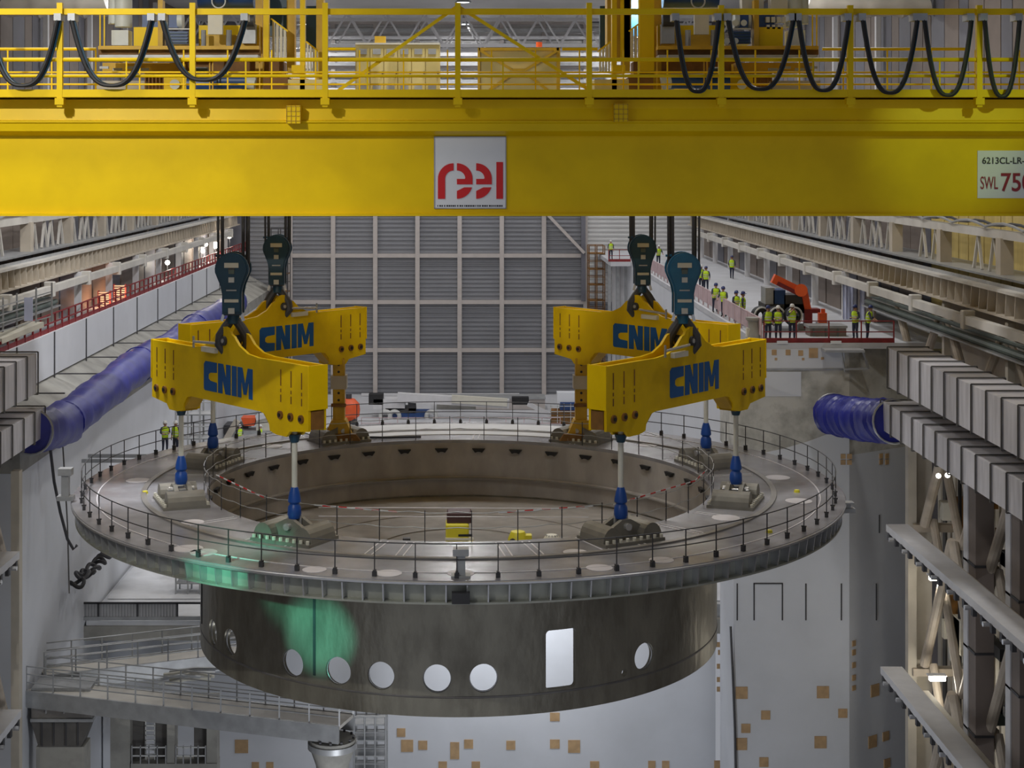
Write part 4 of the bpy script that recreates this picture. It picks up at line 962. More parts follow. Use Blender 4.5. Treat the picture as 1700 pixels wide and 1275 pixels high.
# second crane behind, carrying the rear hook blocks
c2 = thing('rear_overhead_crane', 'second yellow overhead crane behind the first with its hoist frame', 'crane', (0,2.5,22.4))
for y in (2.2, 12.5): MB().box(XL,XR,y,y+1.4,22.4,25.6).build('girder', M['yellow'], c2)
for x in (-7.97, 7.97): MB().box(x-1.6,x+1.6,3.6,12.5,26.0,27.4).build('hoist_frame', M['ochre'], c2)
for x in (-7.97, 7.97): 
    for y in (3.0, 13.0): MB().box(x-1.4,x+1.4,y-0.3,y+0.3,25.6,26.0).build('wheel_truck', M['rust'], c2)
# ================================================================== flexible ducts
def sock(label, pts, r, m_, rings=0, group=None):
    t = thing('flexible_duct', label, 'duct', pts[0])
    Q = [Vector(p) for p in pts]; m = sm(); P2 = []; rr = []
    N = max(96, rings*4) if not rings else rings*6
    for i in range(N+1):
        u = i/N*(len(Q)-1); k = min(int(u), len(Q)-2); f = u-k
        a = Q[max(k-1,0)]; b = Q[k]; c = Q[k+1]; e = Q[min(k+2,len(Q)-1)]
        P2.append(0.5*((2*b)+(c-a)*f+(2*a-5*b+4*c-e)*f*f+(3*b-a-3*c+e)*f**3))
        rr.append(r*(1+0.05*math.sin(i*1.9)+ (0.05 if i%2 and rings else 0)))
    m.tube(P2, rr, 20)
    from mathutils import noise
    for v in m.v: v += Vector((noise.noise(v*0.7), noise.noise(v*0.7+Vector((9,0,0))), noise.noise(v*0.7+Vector((0,9,0)))))*0.12 + Vector((noise.noise(v*2.1), 0, noise.noise(v*2.1+Vector((5,5,0)))))*0.07
    m.build('sleeve', M[m_], t)
    for k in (range(14, N-4, 26) if not rings else []):
        q = sm(); d = (P2[k+1]-P2[k]).normalized(); a = d.orthogonal().normalized(); b = d.cross(a)
        q.tube([P2[k]+(a*math.cos(2*math.pi*j/20)+b*math.sin(2*math.pi*j/20))*r*1.06 for j in range(20)], 0.035, 5, True); q.build('hoop', M['sock'], t)

    for k in (0, N):
        d = (P2[1]-P2[0]) if k == 0 else (P2[N]-P2[N-1]); d.normalize(); a = d.orthogonal().normalized(); b = d.cross(a)
        q = sm(); q.tube([P2[k]+(a*math.cos(2*math.pi*j/24)+b*math.sin(2*math.pi*j/24))*r*1.04 for j in range(24)], 0.05, 6, True); q.build('end_ring', M['galv'], t)
    return t
sock('long blue tarpaulin duct sagging along the left wall', [(-18.9,CY+71.2,12.0),(-18.7,CY+76,11.6),(-18.6,CY+84,11.9),(-18.6,CY+94,12.2),(-18.6,CY+104,12.0),(-18.6,CY+114,12.3),(-18.6,CY+124,12.1),(-18.6,CY+132,12.4)], 0.95, 'tarp')
t = sock('short deep blue duct sleeve at the end of the right duct', [(19.7,CY+73.4,12.1),(19.3,CY+76,11.75),(18.9,CY+78.6,11.45),(18.6,CY+80.8,11.3)], 0.95, 'sock', 8)
# red guard rails on platform edges
def railing(label, pts, m_, step, h=1.1, cat='railing', mids=(0.5,1.0), toe=None, post_r=0.03):
    t = thing('guard_railing', label, cat, pts[0]); ps = MB().box(-post_r,post_r,-post_r,post_r,0,h).mesh('post', M[m_])
    for a, b in zip(pts[:-1], pts[1:]):
        a = Vector(a); b = Vector(b); n_ = max(1, int((b-a).length/step)); 
        for i in range(n_+1): inst('post', ps, t, a.lerp(b, i/n_))
        for k in mids: MB().bar(a+Vector((0,0,h*k)), b+Vector((0,0,h*k)), post_r*1.6, post_r*1.6).build('rail', M[m_], t)
        if toe: MB().bar(a+Vector((0,0,0.12)), b+Vector((0,0,0.12)), 0.04, 0.24).build('toe_board', M[toe], t)
    return t
railing('dark red railing with kick board along the front edge of the right platform', [(15.4,YB+0.1,PLAT),(22.0,YB+0.1,PLAT)], 'railred', 1.5, 1.1, toe='railred')
for px in (1299, 1388): tag(MB().pbox(px-9,px+9,566,571,D_BLK-0.06,0.05).build('edge_notice', M['sign'], loc=P(px,571,D_BLK-0.06)), f'small white notice on the red kick board, {"left" if px<1320 else "right"} one', 'notice')
railing('dark red railing on top of the left white parapet', [(-22.15,CY+71.5,PLAT),(-22.15,YF-1,PLAT)], 'railred', 1.5, 0.95, mids=(0.5,1.0), toe='railred', post_r=0.045)
# white and pink barrier panels along the inner edge of the right platform
y = YB+1.0; k = 0
bp = MB().box(-0.03,0.03,-1.0,1.0,0.12,1.1); 
bt = thing('barrier_row', 'row of pale pink barrier panels along the inner edge of the right platform', 'barrier', (15.4,YB+1,PLAT))
pm_ = MB().box(-0.025,0.025,-0.92,0.92,0.25,1.05).mesh('barrier_panel', M['barrier']); fm_ = MB()
for a, b in (((-0.95,0.02),(-0.95,1.1)),((0.95,0.02),(0.95,1.1)),((-0.95,1.1),(0.95,1.1))): fm_.bar((0,a[0],a[1]),(0,b[0],b[1]),0.07)
fm_ = fm_.mesh('barrier_frame', M['barrier'])
while y < YF-18:
    inst('barrier_panel', pm_, bt, (15.45,y+1,PLAT)); inst('barrier_frame', fm_, bt, (15.45,y+1,PLAT)); y += 2.05
# ================================================================== workers
def human(pose):
    # joints of a standing figure 1.75 m tall facing -y; pose gives arm and leg settings
    J = {}; E = []
    def j(n_, p, r): J[n_] = (Vector(p), r)
    ls = pose.get('stride', 0.0); lean = pose.get('lean', 0.0)
    j('pelvis',(0,0,0.95),0.15); j('belly',(0,-lean*0.3,1.12),0.15); j('chest',(0,-lean*0.7,1.32),0.165); j('neck',(0,-lean,1.5),0.06); j('head0',(0,-lean-0.02,1.58),0.085); j('head1',(0,-lean-0.02,1.70),0.09)
    E += [('pelvis','belly'),('belly','chest'),('chest','neck'),('neck','head0'),('head0','head1')]
    for s, nm in ((-1,'l'),(1,'r')):
        st = ls*s
        j('hip'+nm,(s*0.1,0,0.88),0.105); j('knee'+nm,(s*0.11,-st*0.5-0.02,0.48),0.072); j('ankle'+nm,(s*0.12,-st+0.02,0.09),0.05); j('toe'+nm,(s*0.13,-st-0.15,0.045),0.042)
        E += [('pelvis','hip'+nm),('hip'+nm,'knee'+nm),('knee'+nm,'ankle'+nm),('ankle'+nm,'toe'+nm)]
        el, ha = pose['arm'+nm]
        j('sh'+nm,(s*0.2,-lean*0.85,1.42),0.075); j('el'+nm,(s*el[0],el[1]-lean*0.6,el[2]),0.052); j('wr'+nm,(s*ha[0],ha[1]-lean*0.6,ha[2]),0.036)
        hv = (Vector(ha)-Vector(el)).normalized(); hd = Vector((ha[0]*s,ha[1]-lean*0.6,ha[2]))
        hv = Vector((hv.x*s,hv.y,hv.z)); j('palm'+nm, hd+hv*0.08, 0.034)
        side_ = hv.cross(Vector((0,1,0)) if abs(hv.y) < 0.8 else Vector((1,0,0))).normalized()
        oth = hv.cross(side_).normalized()
        E += [('chest','sh'+nm),('sh'+nm,'el'+nm),('el'+nm,'wr'+nm),('wr'+nm,'palm'+nm)]
        for k_, (of, ln) in enumerate(((-0.027,0.07),(-0.009,0.08),(0.009,0.075),(0.027,0.06))):
            j(f'f{k_}{nm}', hd+hv*0.11+oth*of, 0.010); j(f'g{k_}{nm}', hd+hv*(0.11+ln)+oth*of*1.2+side_*0.02, 0.008)
            E += [('palm'+nm,f'f{k_}{nm}'),(f'f{k_}{nm}',f'g{k_}{nm}')]
        j('th'+nm, hd+hv*0.07+oth*0.055+side_*0.015, 0.010); E.append(('palm'+nm,'th'+nm))
    names = list(J); me = bpy.data.meshes.new('body'); me.from_pydata([J[n_][0] for n_ in names], [(names.index(a), names.index(b)) for a, b in E], [])
    ob = bpy.data.objects.new('body', me); COL.objects.link(ob)
    md = ob.modifiers.new('s','SKIN'); sv = me.skin_vertices[0].data
    for i, n_ in enumerate(names): sv[i].radius = (J[n_][1], J[n_][1]); sv[i].use_root = (n_ == 'pelvis')
    md.use_smooth_shade = True
    sd = ob.modifiers.new('d','SUBSURF'); sd.levels = 1; sd.render_levels = 1
    dg = bpy.context.evaluated_depsgraph_get(); out = bpy.data.meshes.new_from_object(ob.evaluated_get(dg)); bpy.data.objects.remove(ob)
    out.name = 'body'; out.materials.clear()
    for mk in ('trouser','jacket','skin','black'): out.materials.append(M[mk])
    wr = [J['wrl'][0], J['wrr'][0]]
    for p in out.polygons:
        c = p.center
        if c.z > 1.50 or min((c-q).length for q in wr) < 0.13 and c.z > 0.5 and abs(c.x) > 0.1: p.material_index = 2
        elif c.z < 0.12: p.material_index = 3
        elif c.z > 0.98: p.material_index = 1
        else: p.material_index = 0
    return out, J
def vest_mesh(lean):
    m = sm(); rings_ = []
    prof_ = [(0.90,0.175,0.15,0.1),(1.05,0.185,0.16,0.35),(1.2,0.205,0.165,0.55),(1.34,0.225,0.165,0.75),(1.44,0.205,0.135,0.88),(1.495,0.10,0.09,1.0)]
    v = []; n_ = 20
    for z, a, b, l in prof_:
        for k in range(n_): v.append((a*math.cos(2*math.pi*k/n_), b*math.sin(2*math.pi*k/n_)-lean*l, z))
    fs = [(i*n_+k, i*n_+(k+1)%n_, (i+1)*n_+(k+1)%n_, (i+1)*n_+k) for i in range(len(prof_)-1) for k in range(n_)]
    m.add(v, fs); return m
def band_mesh(lean, z0, a, b, l):
    m = sm(); n_ = 20; v = []
    for z in (z0, z0+0.05):
        for k in range(n_): v.append((a*math.cos(2*math.pi*k/n_), b*math.sin(2*math.pi*k/n_)-lean*l, z))
    return m.add(v, [(k,(k+1)%n_,n_+(k+1)%n_,n_+k) for k in range(n_)])
poses = {
 'stand': dict(arml=((0.27,0.02,1.15),(0.25,-0.06,0.92)), armr=((0.27,0.02,1.15),(0.25,-0.06,0.92))),
 'hold': dict(arml=((0.26,0.0,1.15),(0.12,-0.22,1.12)), armr=((0.27,0.0,1.15),(0.14,-0.24,1.14))),
 'walk': dict(stride=0.2, arml=((0.27,0.08,1.16),(0.25,0.06,0.92)), armr=((0.27,-0.08,1.16),(0.25,-0.22,0.98))),
 'lean': dict(lean=0.14, arml=((0.28,-0.14,1.16),(0.24,-0.32,1.05)), armr=((0.28,-0.14,1.16),(0.24,-0.32,1.05))),
 'photo': dict(arml=((0.30,-0.12,1.22),(0.10,-0.26,1.48)), armr=((0.30,-0.12,1.22),(0.10,-0.26,1.48))),
}
PM = {}
for k, p in poses.items():
    l = p.get('lean', 0); body, J = human(p)
    PM[k] = (body, vest_mesh(l).mesh('vest', M['vest']), [band_mesh(l,1.06,0.19,0.165,0.38).mesh('reflective_band', M['tape']), band_mesh(l,1.2,0.21,0.17,0.55).mesh('reflective_band', M['tape'])], l, J)
HEL = {}
for mk in ('hwhite','hblue'):
    m = sm(); m.lathe([(0.0,1.835),(0.06,1.825),(0.10,1.79),(0.118,1.73),(0.12,1.70),(0.145,1.695),(0.145,1.685),(0.11,1.685)], 16)
    m.box(-0.07,0.07,-0.19,-0.1,1.685,1.70); HEL[mk] = m.mesh('helmet', M[mk])
FACE = {}
def face_parts(t, l):
    if 'm' not in FACE:
        FACE['nose'] = MB().prism([(-0.016,1.60),(0.016,1.60),(0.006,1.655),(-0.006,1.655)], -0.125, -0.08).mesh('nose', M['skin'])
        FACE['eye'] = sm().lathe([(0,0.012),(0.012,0),(0,-0.012)], 8).mesh('eye', M['black'])
        FACE['mouth'] = MB().box(-0.03,0.03,-0.108,-0.09,1.565,1.575).mesh('mouth', M['darkred'])
        FACE['ear'] = sm().lathe([(0,0.03),(0.015,0.015),(0.018,-0.01),(0,-0.03)], 8).mesh('ear', M['skin'])
        FACE['hair'] = sm().lathe([(0.0,1.76),(0.1,1.72),(0.106,1.64),(0.09,1.60)], 14, (0,0.012,0), 0.2, math.pi-0.2).mesh('hair', M['rust'])
        FACE['m'] = 1
    inst('nose', FACE['nose'], t, (0,-l-0.01,0), local=True); inst('mouth', FACE['mouth'], t, (0,-l,0), local=True); inst('hair', FACE['hair'], t, (0,-l-0.01,0), local=True)
    for s in (-1,1):
        inst('eye', FACE['eye'], t, (s*0.035,-l-0.105,1.645), local=True); inst('ear', FACE['ear'], t, (s*0.095,-l-0.01,1.63), local=True)
def person(loc, pose, rz, label, helmet='hwhite', sc=1.0):
    body, vest, bands, l, J = PM[pose]
    t = thing('person', label, 'person', loc, rz=rz); t.scale = (sc,sc,sc)
    inst('body', body, t, (0,0,0), local=True)
    v = inst('vest', vest, t, (0,0,0), local=True)
    for b in bands: inst('reflective_band', b, v, (0,0,0), local=True)
    inst('helmet', HEL[helmet], t, (0,-l-0.02,0), local=True)
    face_parts(t, l); return t
def on_plat(px, fy): d = (CZ-PLAT)*F/(fy-HY); p = P(px, fy, d); p.z = PLAT; return p
def pplat(px, d): return Vector((X(px,d), CY+d, PLAT))
person(pplat(1275,83.0), 'stand', 0.3, 'person in lime vest at the left of the group by the red crane', 'hblue')
person(pplat(1292,82.9), 'hold', -0.4, 'person in lime vest with white helmet, second in the group by the red crane', 'hwhite')
person(pplat(1315,83.2), 'photo', 0.1, 'person in lime vest with white helmet holding both hands up at the face', 'hwhite', 1.03)
person(pplat(1420,83.4), 'hold', -1.0, 'person in lime vest with dark helmet, left of the pair by the pale curtains', 'hblue')
person(pplat(1440,83.2), 'lean', 1.2, 'person in lime vest and dark jacket, right of the pair by the pale curtains', 'hblue')
person(on_plat(1172,485), 'stand', 2.9, 'person in lime vest seen from behind beside the bright blue hook block', 'hblue')
person(on_plat(1164,482), 'stand', 0.4, 'person in lime vest half hidden behind the bright blue hook block', 'hwhite')
person(on_plat(1215,463), 'walk', 2.8, 'lone person in lime vest walking on the open platform floor', 'hblue')
person(on_plat(1187,519), 'lean', 0.2, 'person in lime vest leaning on the barrier, leftmost above the yellow beam', 'hblue')
person(on_plat(1202,526), 'lean', -0.5, 'person in lime vest bending forward, second above the yellow beam', 'hblue')
person(on_plat(1222,535), 'hold', 0.6, 'person in lime vest, third of the row above the yellow beam', 'hblue')
person(on_plat(1233,540), 'stand', 1.4, 'tallest person in lime vest at the right end of the row above the beam', 'hblue', 1.05)
person(on_plat(1014,431), 'stand', 0.2, 'distant person in lime vest at the far left corner of the platform', 'hwhite')
person(on_plat(1093,441), 'lean', 0.3, 'distant person in lime vest between the two right hook blocks', 'hwhite')
# far platform corner
struct(MB().box(X(1006,152),15.2,CY+147,YF,14.3,PLAT).build('floor_gallery_far', M['floor'], loc=(13.5,90,14.7)))
railing('red railing of the far platform corner', [(X(1006,150),CY+147.2,PLAT),(15.2,CY+147.2,PLAT)], 'railred', 0.9, 1.1, toe='railred')
# ------------------------------------------------------------------ red loader crane on the platform
t = thing('loader_crane', 'orange red loader crane on a dark truck on the right platform', 'crane truck', pplat(1305,88))
D_ = 88
def lc(name, mk, a, dep=1.0): return MB().pbox(*a, D_, dep).build(name, M[mk], t)
lc('engine_body','dark',(1302,1338,490,520),1.6); lc('cab','blue',(1284,1304,482,505),1.4); lc('cab_side','galv',(1271,1286,478,505),1.4)
lc('chassis','dark',(1270,1345,505,520),2.0); lc('deck_box','galv',(1325,1355,540,560),1.0)
MB().bar(P(1283,462,D_),P(1330,485,D_),0.45,0.5).build('boom', M['orange'], t); MB().bar(P(1290,470,D_-0.2),P(1322,486,D_-0.2),0.25,0.22).build('boom_cylinder', M['railred'], t)
MB().bar(P(1334,480,D_),P(1341,515,D_),0.32,0.35).build('boom_arm', M['orange'], t); sm().cyl(P(1330,482,D_-0.4),P(1330,482,D_+0.4),0.35,14).build('boom_joint', M['orange'], t)
MB().bar(P(1341,513,D_),P(1341,545,D_),0.42,0.42).build('crane_post', M['railred'], t); lc('slew_base','railred',(1332,1362,513,520),0.8)
for px in (1262,1287,1316):
    q = P(px,524,D_-0.3); sm().lathe([(0.22,-0.16),(0.5,-0.18),(0.55,0),(0.5,0.18),(0.22,0.16)],18).build('wheel', M['black'], t, local=True).location = (0,0,0)
    o = t.children[-1]; o.location = q-ORG[t.name]; o.rotation_euler = (R(90),0,R(20))
    r_ = sm().tube([(0.46*math.cos(2*math.pi*k/20),0.46*math.sin(2*math.pi*k/20),0.2) for k in range(20)],0.05,6,True).build('wheel_rim', M['tape'], o, local=True)
t = thing('orange_stand', 'orange valve stand beside the red loader crane', 'stand', pplat(1366,87.2))
MB().pbox(1360,1373,520,538,87.2,0.4).build('head', M['orange'], t); MB().pbox(1364,1370,513,551,87.3,0.2).build('post', M['orange'], t); MB().pbox(1358,1378,536,551,87.2,0.6).build('foot', M['galv'], t)
t = thing('pallet_box', 'flat grey pallet box on the right platform behind the kick board', 'box', pplat(1385,85))
MB().pbox(1345,1405,544,563,85,1.2).build('body', M['brown'], t); MB().pbox(1343,1407,541,545,84.9,1.4).build('lid', M['galv'], t)
for k in range(3): MB().pbox(1350+k*20,1352+k*20,545,563,84.95,0.1).build('slat', M['green'], t)
for px, l in ((1409,'left'),(1441,'right')):
    t = thing('curtain_panel', f'tall pale blue curtain panel on the platform, {l} one', 'curtain', pplat(px,94))
    w_ = 9 if l == 'left' else 13
    m = sm(); n_ = 12; v = []
    for i in range(n_+1):
        xx = X(px-w_,94)+(X(px+w_,94)-X(px-w_,94))*i/n_; yy = CY+94+0.06*math.sin(i*1.7); v += [(xx,yy,PLAT),(xx,yy,Z(472,94)),(xx,yy+0.05,PLAT),(xx,yy+0.05,Z(472,94))]
    fs = []
    for i in range(n_): fs += [(4*i,4*i+4,4*i+5,4*i+1),(4*i+2,4*i+3,4*i+7,4*i+6)]
    m.add(v, fs); m.build('cloth', M['tent'], t); MB().pbox(px-w_-1,px+w_+1,470,473,94,0.1).build('curtain_rail', M['galv'], t)
# white drum, cone barrel at beam corner
t = thing('concrete_pedestal', 'grey pedestal with a pale top at the platform edge behind the right beam', 'pedestal', pplat(1247,84))
sm().lathe([(0.45,0),(0.4,0.2),(0.32,0.5),(0.32,0.9),(0.45,1.0),(0.45,1.1),(0,1.1)],16,pplat(1252,84)).build('drum', M['concrete'], t)
MB().pbox(1240,1250,545,572,83.8,0.4).build('block', M['pale'], t)
t = thing('wall_bracket_platform', 'small steel bracket platform hung on the right block below the kick board', 'platform', P(1410,590,81))
MB().box(X(1370,81),X(1435,81),CY+80.9,YB,Z(585,81),Z(581,81)).build('shelf', M['galv'], t)
MB().bar(P(1397,584,81.3),P(1403,617,81.6),0.07).build('strut', M['galv'], t); MB().bar(P(1432,580,81.3),P(1442,612,81.6),0.09).build('strut', M['galv'], t); MB().bar(P(1402,613,81.5),P(1440,612,81.5),0.1).build('brace', M['galv'], t)
# ------------------------------------------------------------------ left gantry with hanging sheet
t = thing('inspection_gantry', 'grey inspection gantry with railings and a hanging white sheet at the left edge', 'gantry', P(40,560,76))
D_ = 76
for py in (502,516,530,543): MB().bar(P(-10,py+10,D_-1.5),P(86,py-18,D_+4),0.05).build('gantry_rail', M['galv'], t)
for px in (5,28,60,86): MB().bar(P(px,560-px*0.3,D_+px*0.03),P(px,495-px*0.3,D_+px*0.03),0.07).build('gantry_post', M['galv'], t)
MB().bar(P(-10,566,D_-1),P(60,538,D_+2),0.9,0.25).build('gantry_deck', M['pale'], t); MB().bar(P(0,570,D_-1.2),P(50,550,D_+1.5),0.08,0.12).build('kick_board', M['railred'], t)
MB().pbox(40,54,494,533,D_,0.06).build('white_sheet', M['tent'], t)
# ------------------------------------------------------------------ lights glowing along the left gallery
for i, (px, py, d, r) in enumerate(((357,407,147,0.34),(337,417,140,0.2),(342,406,141.5,0.18),(278,436,123.6,0.2),(381,393,156,0.2))):
    lab = ['brightest','small lower','small upper','lone nearer','farthest'][i]
    t = thing('work_lamp', f'{lab} white work lamp glowing in the left gallery', 'lamp', P(px,py,d), 'work lamps in the left gallery')
    c = P(px,py,d); sm().lathe([(0,r),(r*0.7,r*0.7),(r,0),(r*0.7,-r*0.7),(0,-r)],14,c).build('bulb', M['lampglow'], t); sm().cyl((c.x,c.y,PLAT),c,0.04,6).build('stem', M['dark'], t)
    lamp('POINT','work_lamp_light',c+Vector((0.3,-0.6,0)),160 if i else 420,(1,0.9,0.75),size=0.2)
for px, py, d, l in ((172,497,102,'nearest'),(198,486,106.5,'second')):
    t = thing('gallery_heater', f'glowing orange lit cage on the left gallery, {l} one', 'cage', P(px,py+14,d))
    for k in range(7): MB().pbox(px-9,px+9,py-12+k*3.6,py-10.4+k*3.6,d,0.4).build('bar', M['cream'], t)
    for dx in (-10,9): MB().pbox(px+dx,px+dx+1.5,py-14,py+13.3,d,0.4).build('upright', M['railred'], t)
    lamp('POINT','gallery_heater_light',P(px,py,d-0.7),70,(1,0.5,0.26),size=0.15)
# ------------------------------------------------------------------ lamps on the right structure
for py, l in ((960,'upper'),(1127,'lower')):
    t = thing('strip_lamp', f'{l} white fluorescent strip lamp between the right columns', 'lamp', P(1557,py,74))
    MB().pbox(1544,1570,py-3,py+4,74,0.25).build('tube', M['lampglow'], t); MB().pbox(1542,1572,py-5,py-3,73.9,0.4).build('housing', M['white'], t)
    lamp('POINT','strip_lamp_light',P(1557,py+12,73.6),170,(1,0.93,0.78),size=0.25)
for px, py, l in ((1558,790,'left'),(1573,789,'right')):
    tag(sm().lathe([(0,0.12),(0.09,0.08),(0.12,0),(0.09,-0.08),(0,-0.12)],10).build('spot_lamp', M['lampglow'], loc=(0,0,0)), f'small bright spot lamp under the right duct, {l} of two', 'lamp', 'spot lamps under the right duct').location = P(px,py,72)
# ------------------------------------------------------------------ cherry picker and gear on the far floor
def fl(px, py): d = CZ*F/(py-HY); return P(px,py,d)
D_ = 150
t = thing('boom_lift', 'long white boom lift with blue base parked before the far wall', 'boom lift', P(690,695,D_))
def bl_(name, mk, a, dep=1.6, dd=0): return MB().pbox(*a, D_+dd, dep).build(name, M[mk], t)
bl_('base','blue',(650,712,685,695),2.2); bl_('hood','white',(620,672,663,680),2.0); bl_('turret','dark',(640,690,678,686),2.2); bl_('counterweight','black',(612,636,655,672),1.2); bl_('counterweight','dark',(678,690,668,682),1.8)
MB().bar(P(660,659,D_),P(845,670,D_),0.9,0.8).build('boom', M['white'], t); MB().bar(P(750,662,D_-0.5),P(842,668,D_-0.5),0.5,0.7).build('inner_boom', M['pale'], t)
MB().bar(P(876,670,D_),P(945,705,D_),0.35,0.4).build('jib', M['white'], t); bl_('knuckle','black',(850,878,660,672),0.9)
for px in (655,716,640):
    c = P(px,691,D_-0.2); m = sm(); m.tube([c+Vector((0.45*math.cos(2*math.pi*k/16),0,0.45*math.sin(2*math.pi*k/16))) for k in range(16)],0.2,8,True); m.build('tyre', M['tape'], t)
t = thing('work_basket', 'dark work basket and cart at the end of the white boom', 'basket', P(950,702,147))
MB().pbox(925,960,652,672,147,1.2).build('cover', M['sign'], t); MB().pbox(930,962,668,684,146.8,1.4).build('tub', M['blue'], t); MB().pbox(915,962,682,704,146.6,1.5).build('cart', M['rust'], t)
for k in range(5): MB().pbox(914+k*11,915+k*11,670,702,146.4,0.06).build('bar', M['tape'], t)
for k in range(3): MB().pbox(914,960,674+k*9,675+k*9,146.4,0.06).build('bar', M['tape'], t)
t = thing('orange_tank', 'orange rounded tank by the left yellow lifting column', 'tank', P(580,695,135))
c = P(579,680,135); sm().lathe([(0,0.95),(0.5,0.9),(0.9,0.5),(0.95,0),(0.9,-0.5),(0.5,-0.9),(0,-0.95)],18,c).build('drum', M['orange'], t); sm().cyl(c+Vector((0,0,0.9)),c+Vector((0,0,1.3)),0.25,10).build('cap', M['dark'], t); MB().box(c.x-0.6,c.x+0.6,c.y-0.5,c.y+0.5,0,c.z-0.7).build('cradle', M['dark'], t)
t = thing('white_storage_box', 'long pale storage crate on the far floor behind the boom lift', 'crate', P(800,680,155))
MB().pbox(725,790,664,680,155.4,2.0).build('box', M['concrete'], t); MB().pbox(790,905,662,680,155,2.2).build('box', M['purlin'], t); MB().pbox(725,906,660,663,154.8,2.4).build('lid', M['galv'], t)
railing('red and white railing along the far floor edge behind the ring', [P(600,712,144),P(930,712,144)], 'barrier', 1.6, 1.0, toe='barrier')
t = thing('orange_skip', 'orange skip with a white crane arm seen below the rear left beam', 'skip', P(415,756,131))
MB().prism([(X(400,131),Z(694,131)),(X(425,131),Z(694,131)),(X(422,131),Z(707,131)),(X(405,131),Z(707,131))][::-1], CY+131, CY+132.5).build('tub', M['orange'], t)
MB().bar(P(372,736,130),P(394,698,130),0.5,0.5).build('conveyor', M['cream'], t); MB().pbox(425,450,692,715,131,1.5).build('white_body', M['pale'], t); MB().pbox(372,412,706,722,132,2.0).build('dark_body', M['dark'], t)
MB().bar(P(425,694,130.6),P(450,687,130.6),0.3,0.4).build('arm', M['white'], t); MB().pbox(380,450,715,756,130.9,2.0).build('base', M['galv'], t)
# scaffold towers
def scaffold(label, px0, px1, py0, py1, d, dep, m_='galv', nx=2, step=14):
    t = thing('scaffold_tower', label, 'scaffold', P((px0+px1)/2, py1, d))
    for yy in (0, dep):
        for k in range(nx+1):
            px = px0+(px1-px0)*k/nx; a = P(px,py1,d)+Vector((0,yy,0)); b = P(px,py0,d)+Vector((0,yy,0)); sm().cyl(a,b,0.05,6).build('standard', M[m_], t)
        py = py0
        while py <= py1:
            sm().cyl(P(px0,py,d)+Vector((0,yy,0)),P(px1,py,d)+Vector((0,yy,0)),0.035,6).build('ledger', M[m_], t); py += step
    py = py0+step
    while py <= py1:
        MB().add([P(px0,py,d),P(px1,py,d),P(px1,py,d)+Vector((0,dep,0)),P(px0,py,d)+Vector((0,dep,0))]+[q+Vector((0,0,-0.06)) for q in (P(px0,py,d),P(px1,py,d),P(px1,py,d)+Vector((0,dep,0)),P(px0,py,d)+Vector((0,dep,0)))],[(0,1,2,3),(7,6,5,4),(0,4,5,1),(1,5,6,2),(2,6,7,3),(3,7,4,0)]).build('board', M['galv' if m_=='galv' else 'rust'], t); py += step*2
    return t
scaffold('tall grey scaffold tower on the far wall left of the cladding grid', 446, 478, 380, 655, 160, 2.0, 'dark', 2, 15)
scaffold('rusty scaffold stair tower right of the cladding grid', 978, 1004, 408, 672, 158, 2.0, 'rust', 2, 13)
scaffold('grey scaffold tower beside the column under the ring', 588, 640, 1190, 1700, 80, 1.5, 'galv', 3, 13)
scaffold('cluttered grey scaffold behind the left slings', 292, 352, 668, 988, 89, 1.2, 'galv', 3, 20)
for i, (px, py, hel, pose) in enumerate(((274,752,'hwhite','hold'),(292,754,'hwhite','stand'))):
    p = P(px,py,84); p.z = P(0,753.5,84).z; person(p, pose, 0.5-i, 'person in lime vest behind the deck rail on the left, '+('left' if i == 0 else 'right')+' of two', hel, 0.95)
t = thing('service_gallery', 'small steel gallery behind the deck rail on the left carrying two workers', 'platform', P(285,758,84))
MB().box(X(262,84),X(305,84),CY+83.4,CY+85.2,Z(756,84)-0.15,P(0,753.5,84).z).build('deck_plate', M['galv'], t)
for yy in (83.6, 85.0): MB().box(-19.6,X(262,84),CY+yy-0.06,CY+yy+0.06,Z(756,84)-0.3,Z(756,84)-0.12).build('bracket_beam', M['galv'], t)
for k in range(6):
    px = 1012+k*7
    MB().pbox(px-2.5,px+2.5,432,600,151+0.4*(k%2),0.4).build('standpipe', M['white' if k%2 else 'galv'], wall_plat)
for i, (px, fy) in enumerate(((352,742),(398,728),(432,724))):
    d = 118; p = P(px,fy,d); p.z = P(0,744,118).z; person(p, 'stand', 0.7*i, ['leftmost','middle','rightmost'][i]+' of three distant people in lime vests behind the rear left sling', 'hwhite', 0.95)
t = thing('long_service_stage', 'grey stage behind the ring under the rear left beam', 'platform', P(400,745,118))
MB().box(X(335,118),X(455,118),CY+117,CY+120,P(0,744,118).z-0.3,P(0,744,118).z).build('stage_deck', M['galv'], t)
for px in (340,395,450): MB().pbox(px-2,px+2,744,811,118,0.2).build('stage_leg', M['galv'], t)

